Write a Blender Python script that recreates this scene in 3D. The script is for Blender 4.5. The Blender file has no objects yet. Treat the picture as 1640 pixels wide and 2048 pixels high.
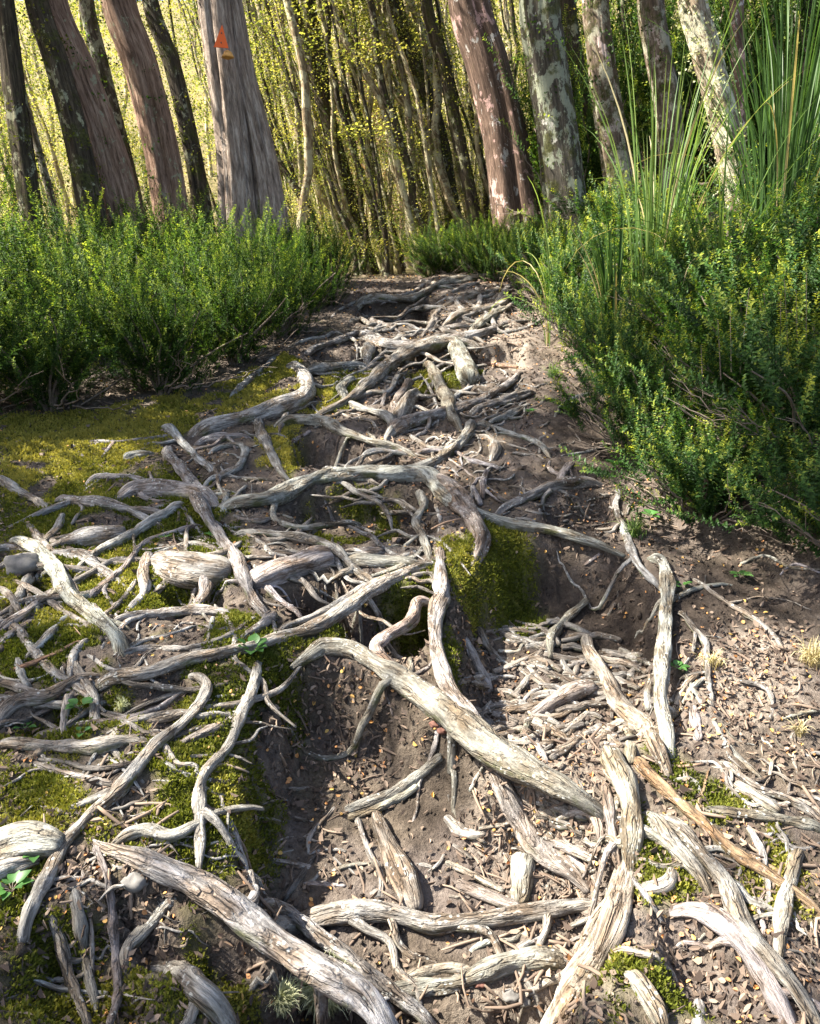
import bpy, math, random
import numpy as np
from mathutils import Vector, Matrix

SC = bpy.context.scene
COL = SC.collection
RNG = np.random.default_rng(7)
random.seed(7)

# ------------------------------------------------------------------ camera
PITCH = math.radians(12.0)
FPX = 1024.0 / math.tan(math.radians(33.0))      # focal length in pixels of the 1640 x 2048 picture
CAM = np.array([0.0, 0.0, 1.5])
cam_data = bpy.data.cameras.new("camera")
cam_data.sensor_fit = 'VERTICAL'
cam_data.angle = math.radians(66.0)
cam_data.clip_start = 0.05
cam_data.clip_end = 400.0
cam = bpy.data.objects.new("camera", cam_data)
COL.objects.link(cam)
cam.location = CAM
cam.rotation_euler = (math.radians(90.0) - PITCH, 0.0, 0.0)
SC.camera = cam

# ------------------------------------------------------------------ sky, sun, exposure
SUN_EL = math.radians(49.0)
SUN_AZ = math.radians(-92.0)          # from straight ahead (+Y), negative = to the left
SUN_DIR = np.array([math.sin(SUN_AZ) * math.cos(SUN_EL), math.cos(SUN_AZ) * math.cos(SUN_EL), math.sin(SUN_EL)])
world = bpy.data.worlds.new("World")
SC.world = world
world.use_nodes = True
wn = world.node_tree
wn.nodes.clear()
w_out = wn.nodes.new("ShaderNodeOutputWorld")
w_bg = wn.nodes.new("ShaderNodeBackground")
w_sky = wn.nodes.new("ShaderNodeTexSky")
w_sky.sky_type = 'NISHITA'
w_sky.sun_disc = False
w_sky.sun_elevation = SUN_EL
w_sky.sun_rotation = SUN_AZ
w_sky.air_density = 0.8
w_sky.dust_density = 3.0
w_sky.ozone_density = 0.4
w_bg.inputs["Strength"].default_value = 0.082
wn.links.new(w_sky.outputs[0], w_bg.inputs[0])
wn.links.new(w_bg.outputs[0], w_out.inputs[0])
sun_data = bpy.data.lights.new("sun", 'SUN')
sun_data.energy = 5.0
sun_data.angle = math.radians(0.55)
sun_data.color = (1.0, 0.94, 0.84)
sun = bpy.data.objects.new("sun", sun_data)
COL.objects.link(sun)
sun.rotation_euler = Vector(SUN_DIR).to_track_quat('Z', 'Y').to_euler()
sun.location = (-20, 12, 30)
SC.view_settings.view_transform = 'Standard'
SC.view_settings.look = 'None'
SC.view_settings.gamma = 1.0
SC.view_settings.use_curve_mapping = False
SC.view_settings.exposure = 2.38
SC.render.engine = 'CYCLES'
SC.cycles.use_denoising = True
SC.cycles.max_bounces = 8
SC.cycles.diffuse_bounces = 4
SC.cycles.transmission_bounces = 4
SC.cycles.transparent_max_bounces = 4
SC.cycles.sample_clamp_indirect = 6.0

# ------------------------------------------------------------------ noise
def _hash(ix, iy, iz, seed):
    n = (ix * 374761393 + iy * 668265263 + iz * 2147483647 + seed * 1274126177) & 0xFFFFFFFF
    n = ((n ^ (n >> 13)) * 1274126177) & 0xFFFFFFFF
    n = ((n ^ (n >> 16)) * 2246822519) & 0xFFFFFFFF
    n = n ^ (n >> 15)
    return (n & 0xFFFFFF).astype(np.float64) / float(0xFFFFFF)

def vnoise(x, y, z=None, seed=0):
    """value noise in -1..1"""
    x = np.asarray(x, float); y = np.asarray(y, float)
    z = np.zeros_like(x) if z is None else np.asarray(z, float)
    x, y, z = np.broadcast_arrays(x, y, z)
    fx, fy, fz = np.floor(x), np.floor(y), np.floor(z)
    ix, iy, iz = fx.astype(np.int64), fy.astype(np.int64), fz.astype(np.int64)
    tx, ty, tz = x - fx, y - fy, z - fz
    tx = tx * tx * (3 - 2 * tx); ty = ty * ty * (3 - 2 * ty); tz = tz * tz * (3 - 2 * tz)
    def c(a, b, d):
        return _hash(ix + a, iy + b, iz + d, seed)
    x00 = c(0, 0, 0) * (1 - tx) + c(1, 0, 0) * tx
    x10 = c(0, 1, 0) * (1 - tx) + c(1, 1, 0) * tx
    x01 = c(0, 0, 1) * (1 - tx) + c(1, 0, 1) * tx
    x11 = c(0, 1, 1) * (1 - tx) + c(1, 1, 1) * tx
    a = x00 * (1 - ty) + x10 * ty
    b = x01 * (1 - ty) + x11 * ty
    return (a * (1 - tz) + b * tz) * 2 - 1

def fbm(x, y, z=None, oct=4, seed=0, gain=0.5):
    s, a, f = 0.0, 1.0, 1.0
    for k in range(oct):
        s = s + a * vnoise(np.asarray(x) * f, np.asarray(y) * f, None if z is None else np.asarray(z) * f, seed + k * 17)
        a *= gain; f *= 2.03
    return s

def sstep(a, b, x):
    t = np.clip((np.asarray(x, float) - a) / (b - a), 0, 1)
    return t * t * (3 - 2 * t)

# ------------------------------------------------------------------ mesh building
def new_mesh(name, verts, faces, mat, smooth=True, attrs=None, fattrs=None):
    """faces: list of int arrays (n, k). attrs: {name: (n_verts,) or (n_verts, 3)}"""
    me = bpy.data.meshes.new(name)
    verts = np.asarray(verts, np.float32)
    faces = [np.asarray(f, np.int32) for f in (faces if isinstance(faces, (list, tuple)) else [faces]) if len(f)]
    nl = sum(f.size for f in faces); nf = sum(len(f) for f in faces)
    me.vertices.add(len(verts)); me.vertices.foreach_set("co", verts.ravel())
    me.loops.add(nl); me.polygons.add(nf)
    me.loops.foreach_set("vertex_index", np.concatenate([f.ravel() for f in faces]))
    tot = np.concatenate([np.full(len(f), f.shape[1], np.int32) for f in faces])
    me.polygons.foreach_set("loop_start", np.concatenate([[0], np.cumsum(tot)[:-1]]).astype(np.int32))
    me.polygons.foreach_set("loop_total", tot)
    me.polygons.foreach_set("use_smooth", np.full(nf, smooth))
    for k, v in (attrs or {}).items():
        v = np.asarray(v, np.float32)
        if v.ndim == 1:
            me.attributes.new(k, 'FLOAT', 'POINT').data.foreach_set("value", v)
        else:
            me.attributes.new(k, 'FLOAT_VECTOR', 'POINT').data.foreach_set("vector", v.ravel())
    me.update(calc_edges=True)
    for m in (mat if isinstance(mat, (list, tuple)) else [mat]):
        me.materials.append(m)
    return me

def link(name, me, parent=None):
    o = bpy.data.objects.new(name, me)
    COL.objects.link(o)
    if parent is not None:
        o.parent = parent
    return o

def tag(o, label=None, cat=None, group=None, kind=None):
    if label: o["label"] = label
    if cat: o["category"] = cat
    if group: o["group"] = group
    if kind: o["kind"] = kind
    return o

def empty(name, loc, rz=0.0):
    o = bpy.data.objects.new(name, None)
    COL.objects.link(o)
    o.location = loc
    o.rotation_euler = (0, 0, rz)
    o.empty_display_size = 0.1
    return o

class Bag:
    """collects vertex / face arrays for one mesh"""
    def __init__(s):
        s.v, s.f, s.n, s.a = [], {}, 0, {}
    def add(s, v, faces, **attrs):
        v = np.asarray(v, float)
        for f in faces:
            f = np.asarray(f, np.int64)
            if len(f):
                s.f.setdefault(f.shape[1], []).append(f + s.n)
        for k, a in attrs.items():
            s.a.setdefault(k, []).append(np.asarray(a, float))
        s.v.append(v); s.n += len(v)
    def mesh(s, name, mat, smooth=True):
        return new_mesh(name, np.concatenate(s.v), [np.concatenate(x) for x in s.f.values()], mat, smooth,
                        {k: np.concatenate(a) for k, a in s.a.items()})

def catmull(P, n):
    """smooth curve through the rows of P (any columns), n samples evenly spread over its length"""
    P = np.asarray(P, float)
    if len(P) == 2:
        P = np.array([P[0], P[0] * .67 + P[1] * .33, P[0] * .33 + P[1] * .67, P[1]])
    d = np.linalg.norm(np.diff(P[:, :3], axis=0), axis=1)
    t = np.concatenate([[0], np.cumsum(np.sqrt(np.maximum(d, 1e-6)) * np.sqrt(np.maximum(d, 1e-6)))])
    m = np.zeros_like(P)
    m[1:-1] = (P[2:] - P[:-2]) / (t[2:] - t[:-2])[:, None]
    m[0] = (P[1] - P[0]) / (t[1] - t[0]); m[-1] = (P[-1] - P[-2]) / (t[-1] - t[-2])
    u = np.linspace(0, t[-1], n)
    k = np.clip(np.searchsorted(t, u, side='right') - 1, 0, len(P) - 2)
    h = (t[k + 1] - t[k])[:, None]; s = ((u - t[k]) / (t[k + 1] - t[k]))[:, None]
    return ((2 * s**3 - 3 * s**2 + 1) * P[k] + (s**3 - 2 * s**2 + s) * h * m[k]
            + (-2 * s**3 + 3 * s**2) * P[k + 1] + (s**3 - s**2) * h * m[k + 1])

def frames(C):
    T = np.gradient(C, axis=0); T /= np.linalg.norm(T, axis=1)[:, None] + 1e-9
    N = np.zeros_like(C)
    up = np.array([0, 0, 1.0])
    n = up - T[0] * T[0].dot(up)
    if np.linalg.norm(n) < 0.2:
        n = np.array([0, 1.0, 0]) - T[0] * T[0][1]
    n /= np.linalg.norm(n)
    for i in range(len(C)):
        n = n - T[i] * T[i].dot(n); n /= np.linalg.norm(n) + 1e-9
        N[i] = n
    return T, N, np.cross(T, N)

def tube(C, R, sides=12, ridge=0.12, lobes=3, rough=0.12, seed=0, cap=True, flat=1.0, fine=0.03):
    """barky tube along C with radii R; returns verts, quads, tris, bark coordinate"""
    C = np.asarray(C, float); R = np.asarray(R, float)
    n = len(C)
    T, N, B = frames(C)
    L = np.concatenate([[0], np.cumsum(np.linalg.norm(np.diff(C, axis=0), axis=1))])
    th = np.linspace(0, 2 * np.pi, sides, endpoint=False)
    TH, LL = np.meshgrid(th, L)
    rm = max(R.mean(), 1e-4)
    k = 1.0 / (rm * 9.0)
    cx, sy = np.cos(TH), np.sin(TH)
    tw = vnoise(LL * 1.5 * k, np.full_like(LL, seed * 1.7), seed=seed) * 2.2
    d = ridge * np.sin(lobes * TH + tw * 2 + seed) * (0.6 + 0.4 * vnoise(LL * k * 2, TH * 0, seed=seed + 5))
    d = d + rough * fbm(cx * 1.2 + seed * 3.1, sy * 1.2, LL * k * 1.6, 2, seed + 9)
    d = d + fine * vnoise(cx * 4 + seed, sy * 4, LL * k * 3, seed + 21)
    rad = R[:, None] * (1 + d)
    V = (C[:, None, :] + N[:, None, :] * (rad * cx * flat)[:, :, None] + B[:, None, :] * (rad * sy)[:, :, None]).reshape(-1, 3)
    bk = np.stack([cx * rm, sy * rm, LL], -1).reshape(-1, 3) + np.array([seed * 0.37 % 9, seed * 0.71 % 7, seed * 0.93 % 11])
    i = np.arange(n - 1)[:, None] * sides; j = np.arange(sides)[None, :]; j2 = (j + 1) % sides
    q = np.stack([i + j, i + j2, i + sides + j2, i + sides + j], -1).reshape(-1, 4)
    tris = np.zeros((0, 3), int)
    if cap:
        V = np.concatenate([V, [C[0] - T[0] * R[0] * 0.25, C[-1] + T[-1] * R[-1] * 0.25]])
        bk = np.concatenate([bk, [bk[0], bk[-1]]])
        a = np.arange(sides); b = (a + 1) % sides
        t0 = np.stack([b, a, np.full(sides, n * sides)], -1)
        t1 = np.stack([(n - 1) * sides + a, (n - 1) * sides + b, np.full(sides, n * sides + 1)], -1)
        tris = np.concatenate([t0, t1])
    return V, q, tris, bk

# ------------------------------------------------------------------ pixels to rays
def ray(px, py):
    a = (np.asarray(px, float) - 820.0) / FPX
    b = (1024.0 - np.asarray(py, float)) / FPX
    cp, sp = math.cos(PITCH), math.sin(PITCH)
    return np.stack([a, cp + b * sp, -sp + b * cp], -1)      # unit depth along the optical axis

def at_depth(px, py, Y):
    """the point at ground distance Y (metres ahead of the camera) seen in direction (px, py)"""
    d = ray(px, py)
    return CAM + d * (np.asarray(Y, float) / d[..., 1])[..., None]
# ------------------------------------------------------------------ materials
M = {}
class NT:
    def __init__(s, name, rough=0.9, spec=0.2):
        s.m = bpy.data.materials.new(name); s.m.use_nodes = True
        s.t = s.m.node_tree; s.t.nodes.clear()
        s.out = s.n("ShaderNodeOutputMaterial")
        s.b = s.n("ShaderNodeBsdfPrincipled")
        s.b.inputs["Roughness"].default_value = rough
        s.b.inputs["Specular IOR Level"].default_value = spec
        s.l(s.b.outputs[0], s.out.inputs[0])
        M[name] = s.m
    def n(s, kind, **kw):
        x = s.t.nodes.new(kind)
        for k, v in kw.items(): setattr(x, k, v)
        return x
    def l(s, a, b): s.t.links.new(a, b)
    def attr(s, name): return s.n("ShaderNodeAttribute", attribute_name=name)
    def coords(s, src=None, scale=(1, 1, 1)):
        mp = s.n("ShaderNodeMapping"); mp.inputs["Scale"].default_value = scale
        if src is None:
            src = s.n("ShaderNodeTexCoord").outputs["Object"]
        s.l(src, mp.inputs[0]); return mp.outputs[0]
    def noise(s, vec, scale, detail=4, rough=0.6, dist=0.0):
        x = s.n("ShaderNodeTexNoise"); x.inputs["Scale"].default_value = scale
        x.inputs["Detail"].default_value = detail; x.inputs["Roughness"].default_value = rough
        x.inputs["Distortion"].default_value = dist
        s.l(vec, x.inputs["Vector"]); return x.outputs[0]
    def n_color(s, vec, scale):
        x = s.n("ShaderNodeTexNoise"); x.inputs["Scale"].default_value = scale; x.inputs["Detail"].default_value = 2
        s.l(vec, x.inputs["Vector"]); return x.outputs["Color"]
    def ramp(s, fac, stops, interp='LINEAR'):
        x = s.n("ShaderNodeValToRGB"); x.color_ramp.interpolation = interp
        e = x.color_ramp.elements
        while len(e) < len(stops): e.new(0.5)
        for k, (p, c) in enumerate(stops):
            e[k].position = p; e[k].color = (c, c, c, 1) if isinstance(c, (int, float)) else (*c, 1)
        s.l(fac, x.inputs[0]); return x.outputs[0]
    def mix(s, fac, a, b, mode='MIX'):
        x = s.n("ShaderNodeMix", data_type='RGBA', blend_type=mode)
        for sock, v in ((0, fac), (6, a), (7, b)):
            if isinstance(v, (int, float)): x.inputs[sock].default_value = v
            elif isinstance(v, tuple): x.inputs[sock].default_value = (*v, 1)
            else: s.l(v, x.inputs[sock])
        return x.outputs[2]
    def math(s, op, a, b=None):
        x = s.n("ShaderNodeMath", operation=op)
        for k, v in ((0, a), (1, b)):
            if v is None: continue
            if isinstance(v, (int, float)): x.inputs[k].default_value = v
            else: s.l(v, x.inputs[k])
        return x.outputs[0]
    def bump(s, h, strength, dist):
        x = s.n("ShaderNodeBump"); x.inputs["Strength"].default_value = strength; x.inputs["Distance"].default_value = dist
        s.l(h, x.inputs["Height"]); s.l(x.outputs[0], s.b.inputs["Normal"])
    def color(s, c):
        if isinstance(c, tuple): s.b.inputs["Base Color"].default_value = (*c, 1)
        else: s.l(c, s.b.inputs["Base Color"])

def mat_soil():
    t = NT('soil', 0.95, 0.15)
    P = t.coords()
    n1 = t.noise(P, 3.0, 5, .6); n2 = t.noise(P, 22, 6, .7); n3 = t.noise(P, 110, 4, .7)
    dark = t.ramp(n2, [(.25, (.042, .033, .024)), (.5, (.10, .079, .058)), (.75, (.185, .152, .115))])
    purp = t.ramp(n2, [(.25, (.055, .043, .036)), (.55, (.135, .11, .094)), (.8, (.23, .195, .165))])
    c = t.mix(t.ramp(n1, [(.42, 0.0), (.6, 1.0)]), dark, purp)
    dry = t.ramp(n2, [(.2, (.12, .097, .076)), (.5, (.25, .208, .167)), (.8, (.38, .33, .27))])
    c = t.mix(t.math('MAXIMUM', t.math('MULTIPLY', t.attr('dry').outputs['Fac'], t.ramp(n1, [(.2, .55), (.5, .95)])), 0.0), c, dry)
    humus_shade = t.math('MULTIPLY', t.math('MULTIPLY', t.attr('dry').outputs['Fac'], -1.0), .82)  # negative values darken: humus, and shade painted into the hollows
    c = t.mix(t.math('MAXIMUM', humus_shade, 0.0), c, t.ramp(n2, [(.3, (.016, .012, .009)), (.7, (.055, .042, .033))]))
    c = t.mix(t.ramp(n3, [(.35, .45), (.6, 0.0)]), c, (.03, .022, .017))
    moss = t.ramp(t.noise(P, 60, 5, .7), [(.25, (.03, .036, .008)), (.5, (.09, .095, .018)), (.75, (.19, .175, .045))])
    c = t.mix(t.attr('moss').outputs['Fac'], c, moss)
    fl = t.ramp(t.noise(P, 6, 6, .75), [(.3, (.035, .032, .014)), (.5, (.13, .105, .045)), (.7, (.28, .23, .11))])
    c = t.mix(t.attr('far').outputs['Fac'], c, fl)
    t.color(c)
    h = t.math('ADD', t.math('MULTIPLY', n2, 1.0), t.math('MULTIPLY', n3, .5))
    t.bump(h, 1.0, .018)

def mat_root():
    """weathered root bark; the object's own colour tints it"""
    t = NT('root_bark', 0.8, 0.25)
    bk = t.attr('bk').outputs['Vector']
    oc = t.n("ShaderNodeObjectInfo").outputs['Color']
    P = t.coords()
    long_ = t.noise(t.coords(bk, (60, 60, 9)), 1.6, 5, .65, .5)
    patch = t.noise(t.coords(bk, (14, 14, 7)), 1.5, 4, .6)
    fine = t.noise(t.coords(bk, (230, 230, 60)), 1.0, 3, .7)
    c = t.ramp(long_, [(.28, (.12, .11, .10)), (.46, (.62, .60, .57)), (.62, (1.0, .98, .95)), (.8, (1.25, 1.23, 1.2))])
    c = t.mix(1.0, c, oc, 'MULTIPLY')
    c = t.mix(t.ramp(patch, [(.44, 0.0), (.62, .9)]), c, t.mix(1.0, c, (.58, .45, .33), 'MULTIPLY'))
    pale = t.ramp(t.noise(t.coords(bk, (30, 30, 18)), 1.7, 5, .7), [(.60, 0.0), (.68, .55)])
    c = t.mix(pale, c, (.47, .46, .43))
    c = t.mix(t.ramp(fine, [(.3, .55), (.5, 0.0)]), c, (.05, .043, .036))
    vo = t.n("ShaderNodeTexVoronoi", feature='DISTANCE_TO_EDGE'); vo.inputs['Scale'].default_value = 1.0
    wv = t.mix(.35, t.coords(bk, (85, 85, 13)), t.n_color(bk, 40), 'LINEAR_LIGHT')
    t.l(wv, vo.inputs['Vector'])
    crack = t.ramp(vo.outputs[0], [(.0, 1.0), (.05, .6), (.12, 0.0)])
    crack = t.math('MULTIPLY', crack, t.ramp(patch, [(.42, 0.05), (.60, 1.0)]))
    c = t.mix(t.math('MULTIPLY', crack, .42), c, (.035, .030, .026))
    sp = t.n("ShaderNodeTexVoronoi"); sp.inputs['Scale'].default_value = 1.0; t.l(t.coords(bk, (75, 75, 75)), sp.inputs['Vector'])
    spk = t.math('MULTIPLY', t.ramp(sp.outputs['Distance'], [(.22, .7), (.30, 0.0)]), t.ramp(t.noise(t.coords(bk, (12, 12, 9)), 1.0, 2), [(.5, 0.0), (.6, 1.0)]))
    c = t.mix(spk, c, (.52, .52, .47))
    geo = t.n("ShaderNodeNewGeometry")
    sx = t.n("ShaderNodeSeparateXYZ"); t.l(geo.outputs['Normal'], sx.inputs[0])
    side = t.ramp(sx.outputs[2], [(.0, 1.0), (.55, 0.0)])
    mo = t.math('MULTIPLY', t.ramp(t.noise(P, 11, 4, .6), [(.52, 0.0), (.64, .8)]), side)
    mo = t.math('MULTIPLY', mo, t.attr('mossy').outputs['Fac'])
    c = t.mix(mo, c, (.075, .085, .02))
    t.color(c)
    h = t.math('ADD', t.math('MULTIPLY', long_, 1.0), t.math('MULTIPLY', fine, .35))
    h = t.math('SUBTRACT', h, t.math('MULTIPLY', crack, .5))
    t.bump(h, 1.0, .012)

def mat_leaf(name, lo, mid, hi, trans=.45, rough=.5, spec=.3):
    t = NT(name, rough, spec)
    a = t.attr('tint').outputs['Fac']
    c = t.ramp(a, [(0.0, lo), (.55, mid), (1.0, hi)])
    t.color(c)
    tr = t.n("ShaderNodeBsdfTranslucent")
    c2 = t.mix(1.0, c, (1.25, 1.25, .65), 'MULTIPLY'); t.l(c2, tr.inputs[0])
    ms = t.n("ShaderNodeMixShader"); ms.inputs[0].default_value = trans
    t.l(t.b.outputs[0], ms.inputs[1]); t.l(tr.outputs[0], ms.inputs[2]); t.l(ms.outputs[0], t.out.inputs[0])

def mat_trunk(name, c_lo, c_mid, c_hi, lichen=(.0, (.4, .42, .36)), lichen2=None, moss=0.0, str_scale=5.0, bump=.02):
    t = NT(name, 0.9, 0.15)
    bk = t.attr('bk').outputs['Vector']
    P = t.coords()
    st = t.noise(t.coords(bk, (34, 34, 3.2)), 1.5, 6, .68, .4)
    fi = t.noise(t.coords(bk, (120, 120, 14)), 1.2, 4, .7)
    c = t.ramp(st, [(.28, c_lo), (.5, c_mid), (.72, c_hi)])
    c = t.mix(t.ramp(fi, [(.3, .6), (.52, 0.0)]), c, tuple(v * .4 for v in c_lo))
    if lichen[0] > 0:
        th = .72 - .36 * lichen[0]
        k = t.ramp(t.noise(t.coords(bk, (9, 9, 5)), 1.3, 6, .72, .3), [(th, 0.0), (th + .035, .92)])
        lc = t.mix(t.noise(P, 70, 4, .7), tuple(v * .55 for v in lichen[1]), lichen[1])
        c = t.mix(k, c, lc)
    if lichen2:
        th = .72 - .36 * lichen2[0]
        k = t.ramp(t.noise(t.coords(bk, (6, 6, 3.5)), 1.1, 6, .7, .2), [(th, 0.0), (th + .03, .9)])
        c = t.mix(k, c, t.mix(t.noise(P, 40, 4, .7), tuple(v * .7 for v in lichen2[1]), lichen2[1]))
    if moss > 0:
        th = .75 - .4 * moss
        k = t.ramp(t.noise(P, 6.5, 6, .75), [(th, 0.0), (th + .09, .9)])
        c = t.mix(k, c, t.ramp(t.noise(P, 60, 3, .7), [(.3, (.018, .02, .006)), (.7, (.10, .10, .028))]))
    t.color(c)
    t.bump(t.math('ADD', st, t.math('MULTIPLY', fi, .5)), 1.0, bump)

def mat_plain(name, col, rough=.6, spec=.3, var=0.0):
    t = NT(name, rough, spec)
    if var:
        P = t.coords()
        t.color(t.mix(t.ramp(t.noise(P, 40, 4, .7), [(.3, 0.0), (.7, 1.0)]), tuple(v * (1 - var) for v in col), tuple(min(1, v * (1 + var)) for v in col)))
    else:
        t.color(col)

def mat_litter():
    t = NT('litter', .85, .2)
    a = t.attr('tint').outputs['Fac']
    t.color(t.ramp(a, [(0, (.05, .036, .028)), (.3, (.11, .08, .06)), (.55, (.165, .122, .09)), (.72, (.25, .19, .14)), (.80, (.36, .17, .07)), (.92, (.48, .25, .09)), (1.0, (.52, .36, .10))]))

mat_soil(); mat_root(); mat_litter()
mat_leaf('shrub_leaf', (.014, .032, .008), (.064, .125, .024), (.36, .42, .06), .46, .6, .14)
mat_leaf('shrub_leaf_glossy', (.013, .034, .010), (.058, .128, .026), (.40, .42, .05), .42, .5, .22)
mat_leaf('forest_leaf', (.032, .058, .012), (.145, .165, .034), (.50, .45, .13), .50, .55, .3)
mat_leaf('dead_leaf', (.12, .07, .045), (.25, .15, .10), (.40, .27, .19), .35, .7, .2)
mat_leaf('sedge_leaf', (.025, .062, .016), (.09, .17, .038), (.34, .42, .13), .48, .45, .3)
mat_leaf('sedge_straw', (.22, .17, .08), (.40, .33, .17), (.58, .52, .32), .3, .6, .3)
mat_leaf('moss', (.024, .036, .006), (.12, .135, .018), (.32, .28, .06), .30, .8, .1)
mat_leaf('herb_leaf', (.03, .08, .02), (.06, .16, .035), (.12, .24, .07), .35, .45, .4)
mat_leaf('lichen_tuft', (.26, .29, .17), (.42, .44, .27), (.58, .58, .38), .3, .9, .1)
mat_trunk('bark_brown', (.06, .036, .022), (.25, .155, .105), (.46, .33, .235), (.36, (.36, .36, .23)))
mat_trunk('bark_grey', (.06, .045, .035), (.36, .28, .22), (.70, .60, .50), (.0, (0, 0, 0)), bump=.03)
mat_trunk('bark_dark', (.016, .012, .008), (.06, .046, .03), (.16, .125, .08), (.42, (.42, .41, .26)), moss=.60)
mat_trunk('bark_pink', (.045, .028, .02), (.13, .085, .062), (.27, .185, .135), (.36, (.58, .55, .50)), (.46, (.62, .40, .35)), moss=.3)
mat_trunk('bark_lichen', (.02, .018, .013), (.07, .06, .045), (.15, .13, .10), (.60, (.33, .35, .25)), (.30, (.60, .57, .50)), moss=.58)
mat_trunk('bark_pale', (.035, .026, .018), (.15, .11, .075), (.34, .27, .20), (.60, (.46, .44, .32)), (.36, (.60, .47, .42)), moss=.60)
mat_trunk('bark_sapling', (.045, .032, .02), (.26, .195, .11), (.60, .50, .31), (.62, (.64, .58, .36)), moss=.24)
mat_plain('stem_wood', (.17, .135, .105), .8, .2, .4)
mat_plain('marker_orange', (.85, .13, .012), .45, .4)
mat_plain('bracket_fungus', (.62, .32, .09), .7, .3, .25)
mat_plain('stone', (.14, .132, .12), .85, .25, .3)
mat_plain('nail', (.05, .05, .05), .4, .5)
mat_plain('pebble', (.13, .062, .045), .8, .25, .3)
mat_trunk('bark_cream', (.06, .045, .03), (.26, .20, .135), (.5, .42, .31), (.66, (.70, .66, .48)), moss=.5)
# ------------------------------------------------------------------ terrain shape
def softplus(x):
    return np.log1p(np.exp(np.clip(x, -40, 40)))

def bank_edge(Y):
    return 0.87 + 0.42 * (1 - sstep(2.1, 3.2, Y))

def base_h(X, Y):
    """the root mat's general slope: rising path, bank on the right, forest floor beyond the crest"""
    X = np.asarray(X, float); Y = np.asarray(Y, float)
    z = 0.30 * Y - 0.20 * 0.45 * softplus((Y - 6.7) / 0.45) + 0.16 * 3.0 * softplus((Y - 22.0) / 3.0)
    d = np.maximum(0, X - bank_edge(Y))
    z = z + 1.0 * (1 - np.exp(-d * 0.62)) * (1 - 0.5 * sstep(7, 12, Y))
    z = z + 0.07 * sstep(-0.25, -0.6, X) * (1 - sstep(1.9, 2.7, Y))
    z = z - 0.10 * sstep(-1.6, -3.2, X) * sstep(4, 6, Y)
    return z

def hit(px, py, H, off=0.0):
    """first point of the surface H(X, Y) + off met by the ray through (px, py)"""
    d = ray(px, py)
    t = np.concatenate([np.linspace(0.5, 4, 700), np.linspace(4, 14, 500)[1:], np.linspace(14, 60, 200)[1:]])
    P = CAM + d * t[:, None]
    g = P[:, 2] - (H(P[:, 0], P[:, 1]) + off)
    k = np.argmax(g < 0)
    if g[k] >= 0: k = len(t) - 1
    if k == 0: return P[0], t[0]
    a, b = t[k - 1], t[k]
    u = g[k - 1] / (g[k - 1] - g[k] + 1e-12)
    tt = a + (b - a) * u
    return CAM + d * tt, tt

def ground_poly(pts, H=base_h):
    return np.array([hit(x, y, H)[0][:2] for x, y in pts])

def sdf(poly, X, Y):
    """signed distance to a polygon in plan, negative inside"""
    X = np.asarray(X, float); Y = np.asarray(Y, float)
    d = np.full(X.shape, 1e9); inside = np.zeros(X.shape, bool)
    n = len(poly)
    for i in range(n):
        ax, ay = poly[i]; bx, by = poly[(i + 1) % n]
        ex, ey = bx - ax, by - ay
        t = np.clip(((X - ax) * ex + (Y - ay) * ey) / (ex * ex + ey * ey + 1e-12), 0, 1)
        d = np.minimum(d, (X - ax - t * ex) ** 2 + (Y - ay - t * ey) ** 2)
        c = (ay > Y) != (by > Y)
        with np.errstate(divide='ignore', invalid='ignore'):
            xi = ax + (Y - ay) * ex / (ey if abs(ey) > 1e-9 else 1e-9)
        inside ^= c & (X < xi)
    d = np.sqrt(d)
    return np.where(inside, -d, d)

# hollows worn between the roots: outline on the picture, depth in metres, wall softness, share of the run that fades out downhill
PITS = [
 ([(600,1338),(690,1335),(760,1372),(850,1432),(950,1518),(1080,1578),(1200,1625),(1222,1720),(1215,1880),(1120,2048),(480,2048),(540,1900),(505,1700),(520,1500)], .17, .05, .0),
 ([(520,1842),(700,1850),(860,1860),(1040,1848),(1190,1830),(1150,1960),(1080,2048),(560,2048)], .07, .03, .6),
 ([(950,1165),(985,1120),(1050,1085),(1120,1080),(1250,1112),(1305,1180),(1318,1330),(1330,1480),(1220,1500),(1090,1510),(985,1450),(930,1370),(915,1280)], .19, .075, .28),
 ([(560,1168),(655,1150),(735,1165),(700,1222),(600,1235)], .19, .03, .0),
 ([(680,1216),(790,1180),(862,1168),(868,1250),(800,1290),(690,1296)], .20, .03, .0),
 ([(560,1012),(640,985),(760,975),(850,985),(862,1060),(825,1100),(700,1100),(600,1052)], .13, .03, .5),
 ([(585,862),(690,882),(780,908),(845,935),(800,945),(640,948),(580,928)], .17, .03, .2),
 ([(612,704),(760,700),(900,698),(1040,690),(1040,730),(880,742),(700,747)], .12, .03, .5),
 ([(715,606),(850,600),(868,655),(715,645)], .23, .04, .3),
 ([(1085,1002),(1210,985),(1235,1045),(1100,1062)], .09, .03, .5),
 ([(60,1830),(250,1850),(270,2048),(30,2048)], .09, .04, .3),
 ([(240,1790),(330,1800),(480,1900),(430,1990),(290,1920)], .12, .04, .3),
 ([(470,1935),(620,1985),(760,2048),(470,2048)], .08, .04, .3),
 ([(305,1175),(445,1170),(455,1212),(310,1214)], .07, .03, .3),
 ([(40,1150),(130,1165),(120,1235),(30,1225)], .06, .03, .3),
 ([(180,1380),(370,1370),(350,1440),(190,1450)], .05, .04, .3),
 ([(60,1420),(120,1405),(110,1470),(40,1470)], .05, .04, .3),
 ([(1340,1840),(1460,1880),(1540,2048),(1400,2048)], .06, .05, .3),
 ([(820,735),(900,800),(880,840),(780,800)], .08, .04, .5),
]
_pits = []
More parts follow.
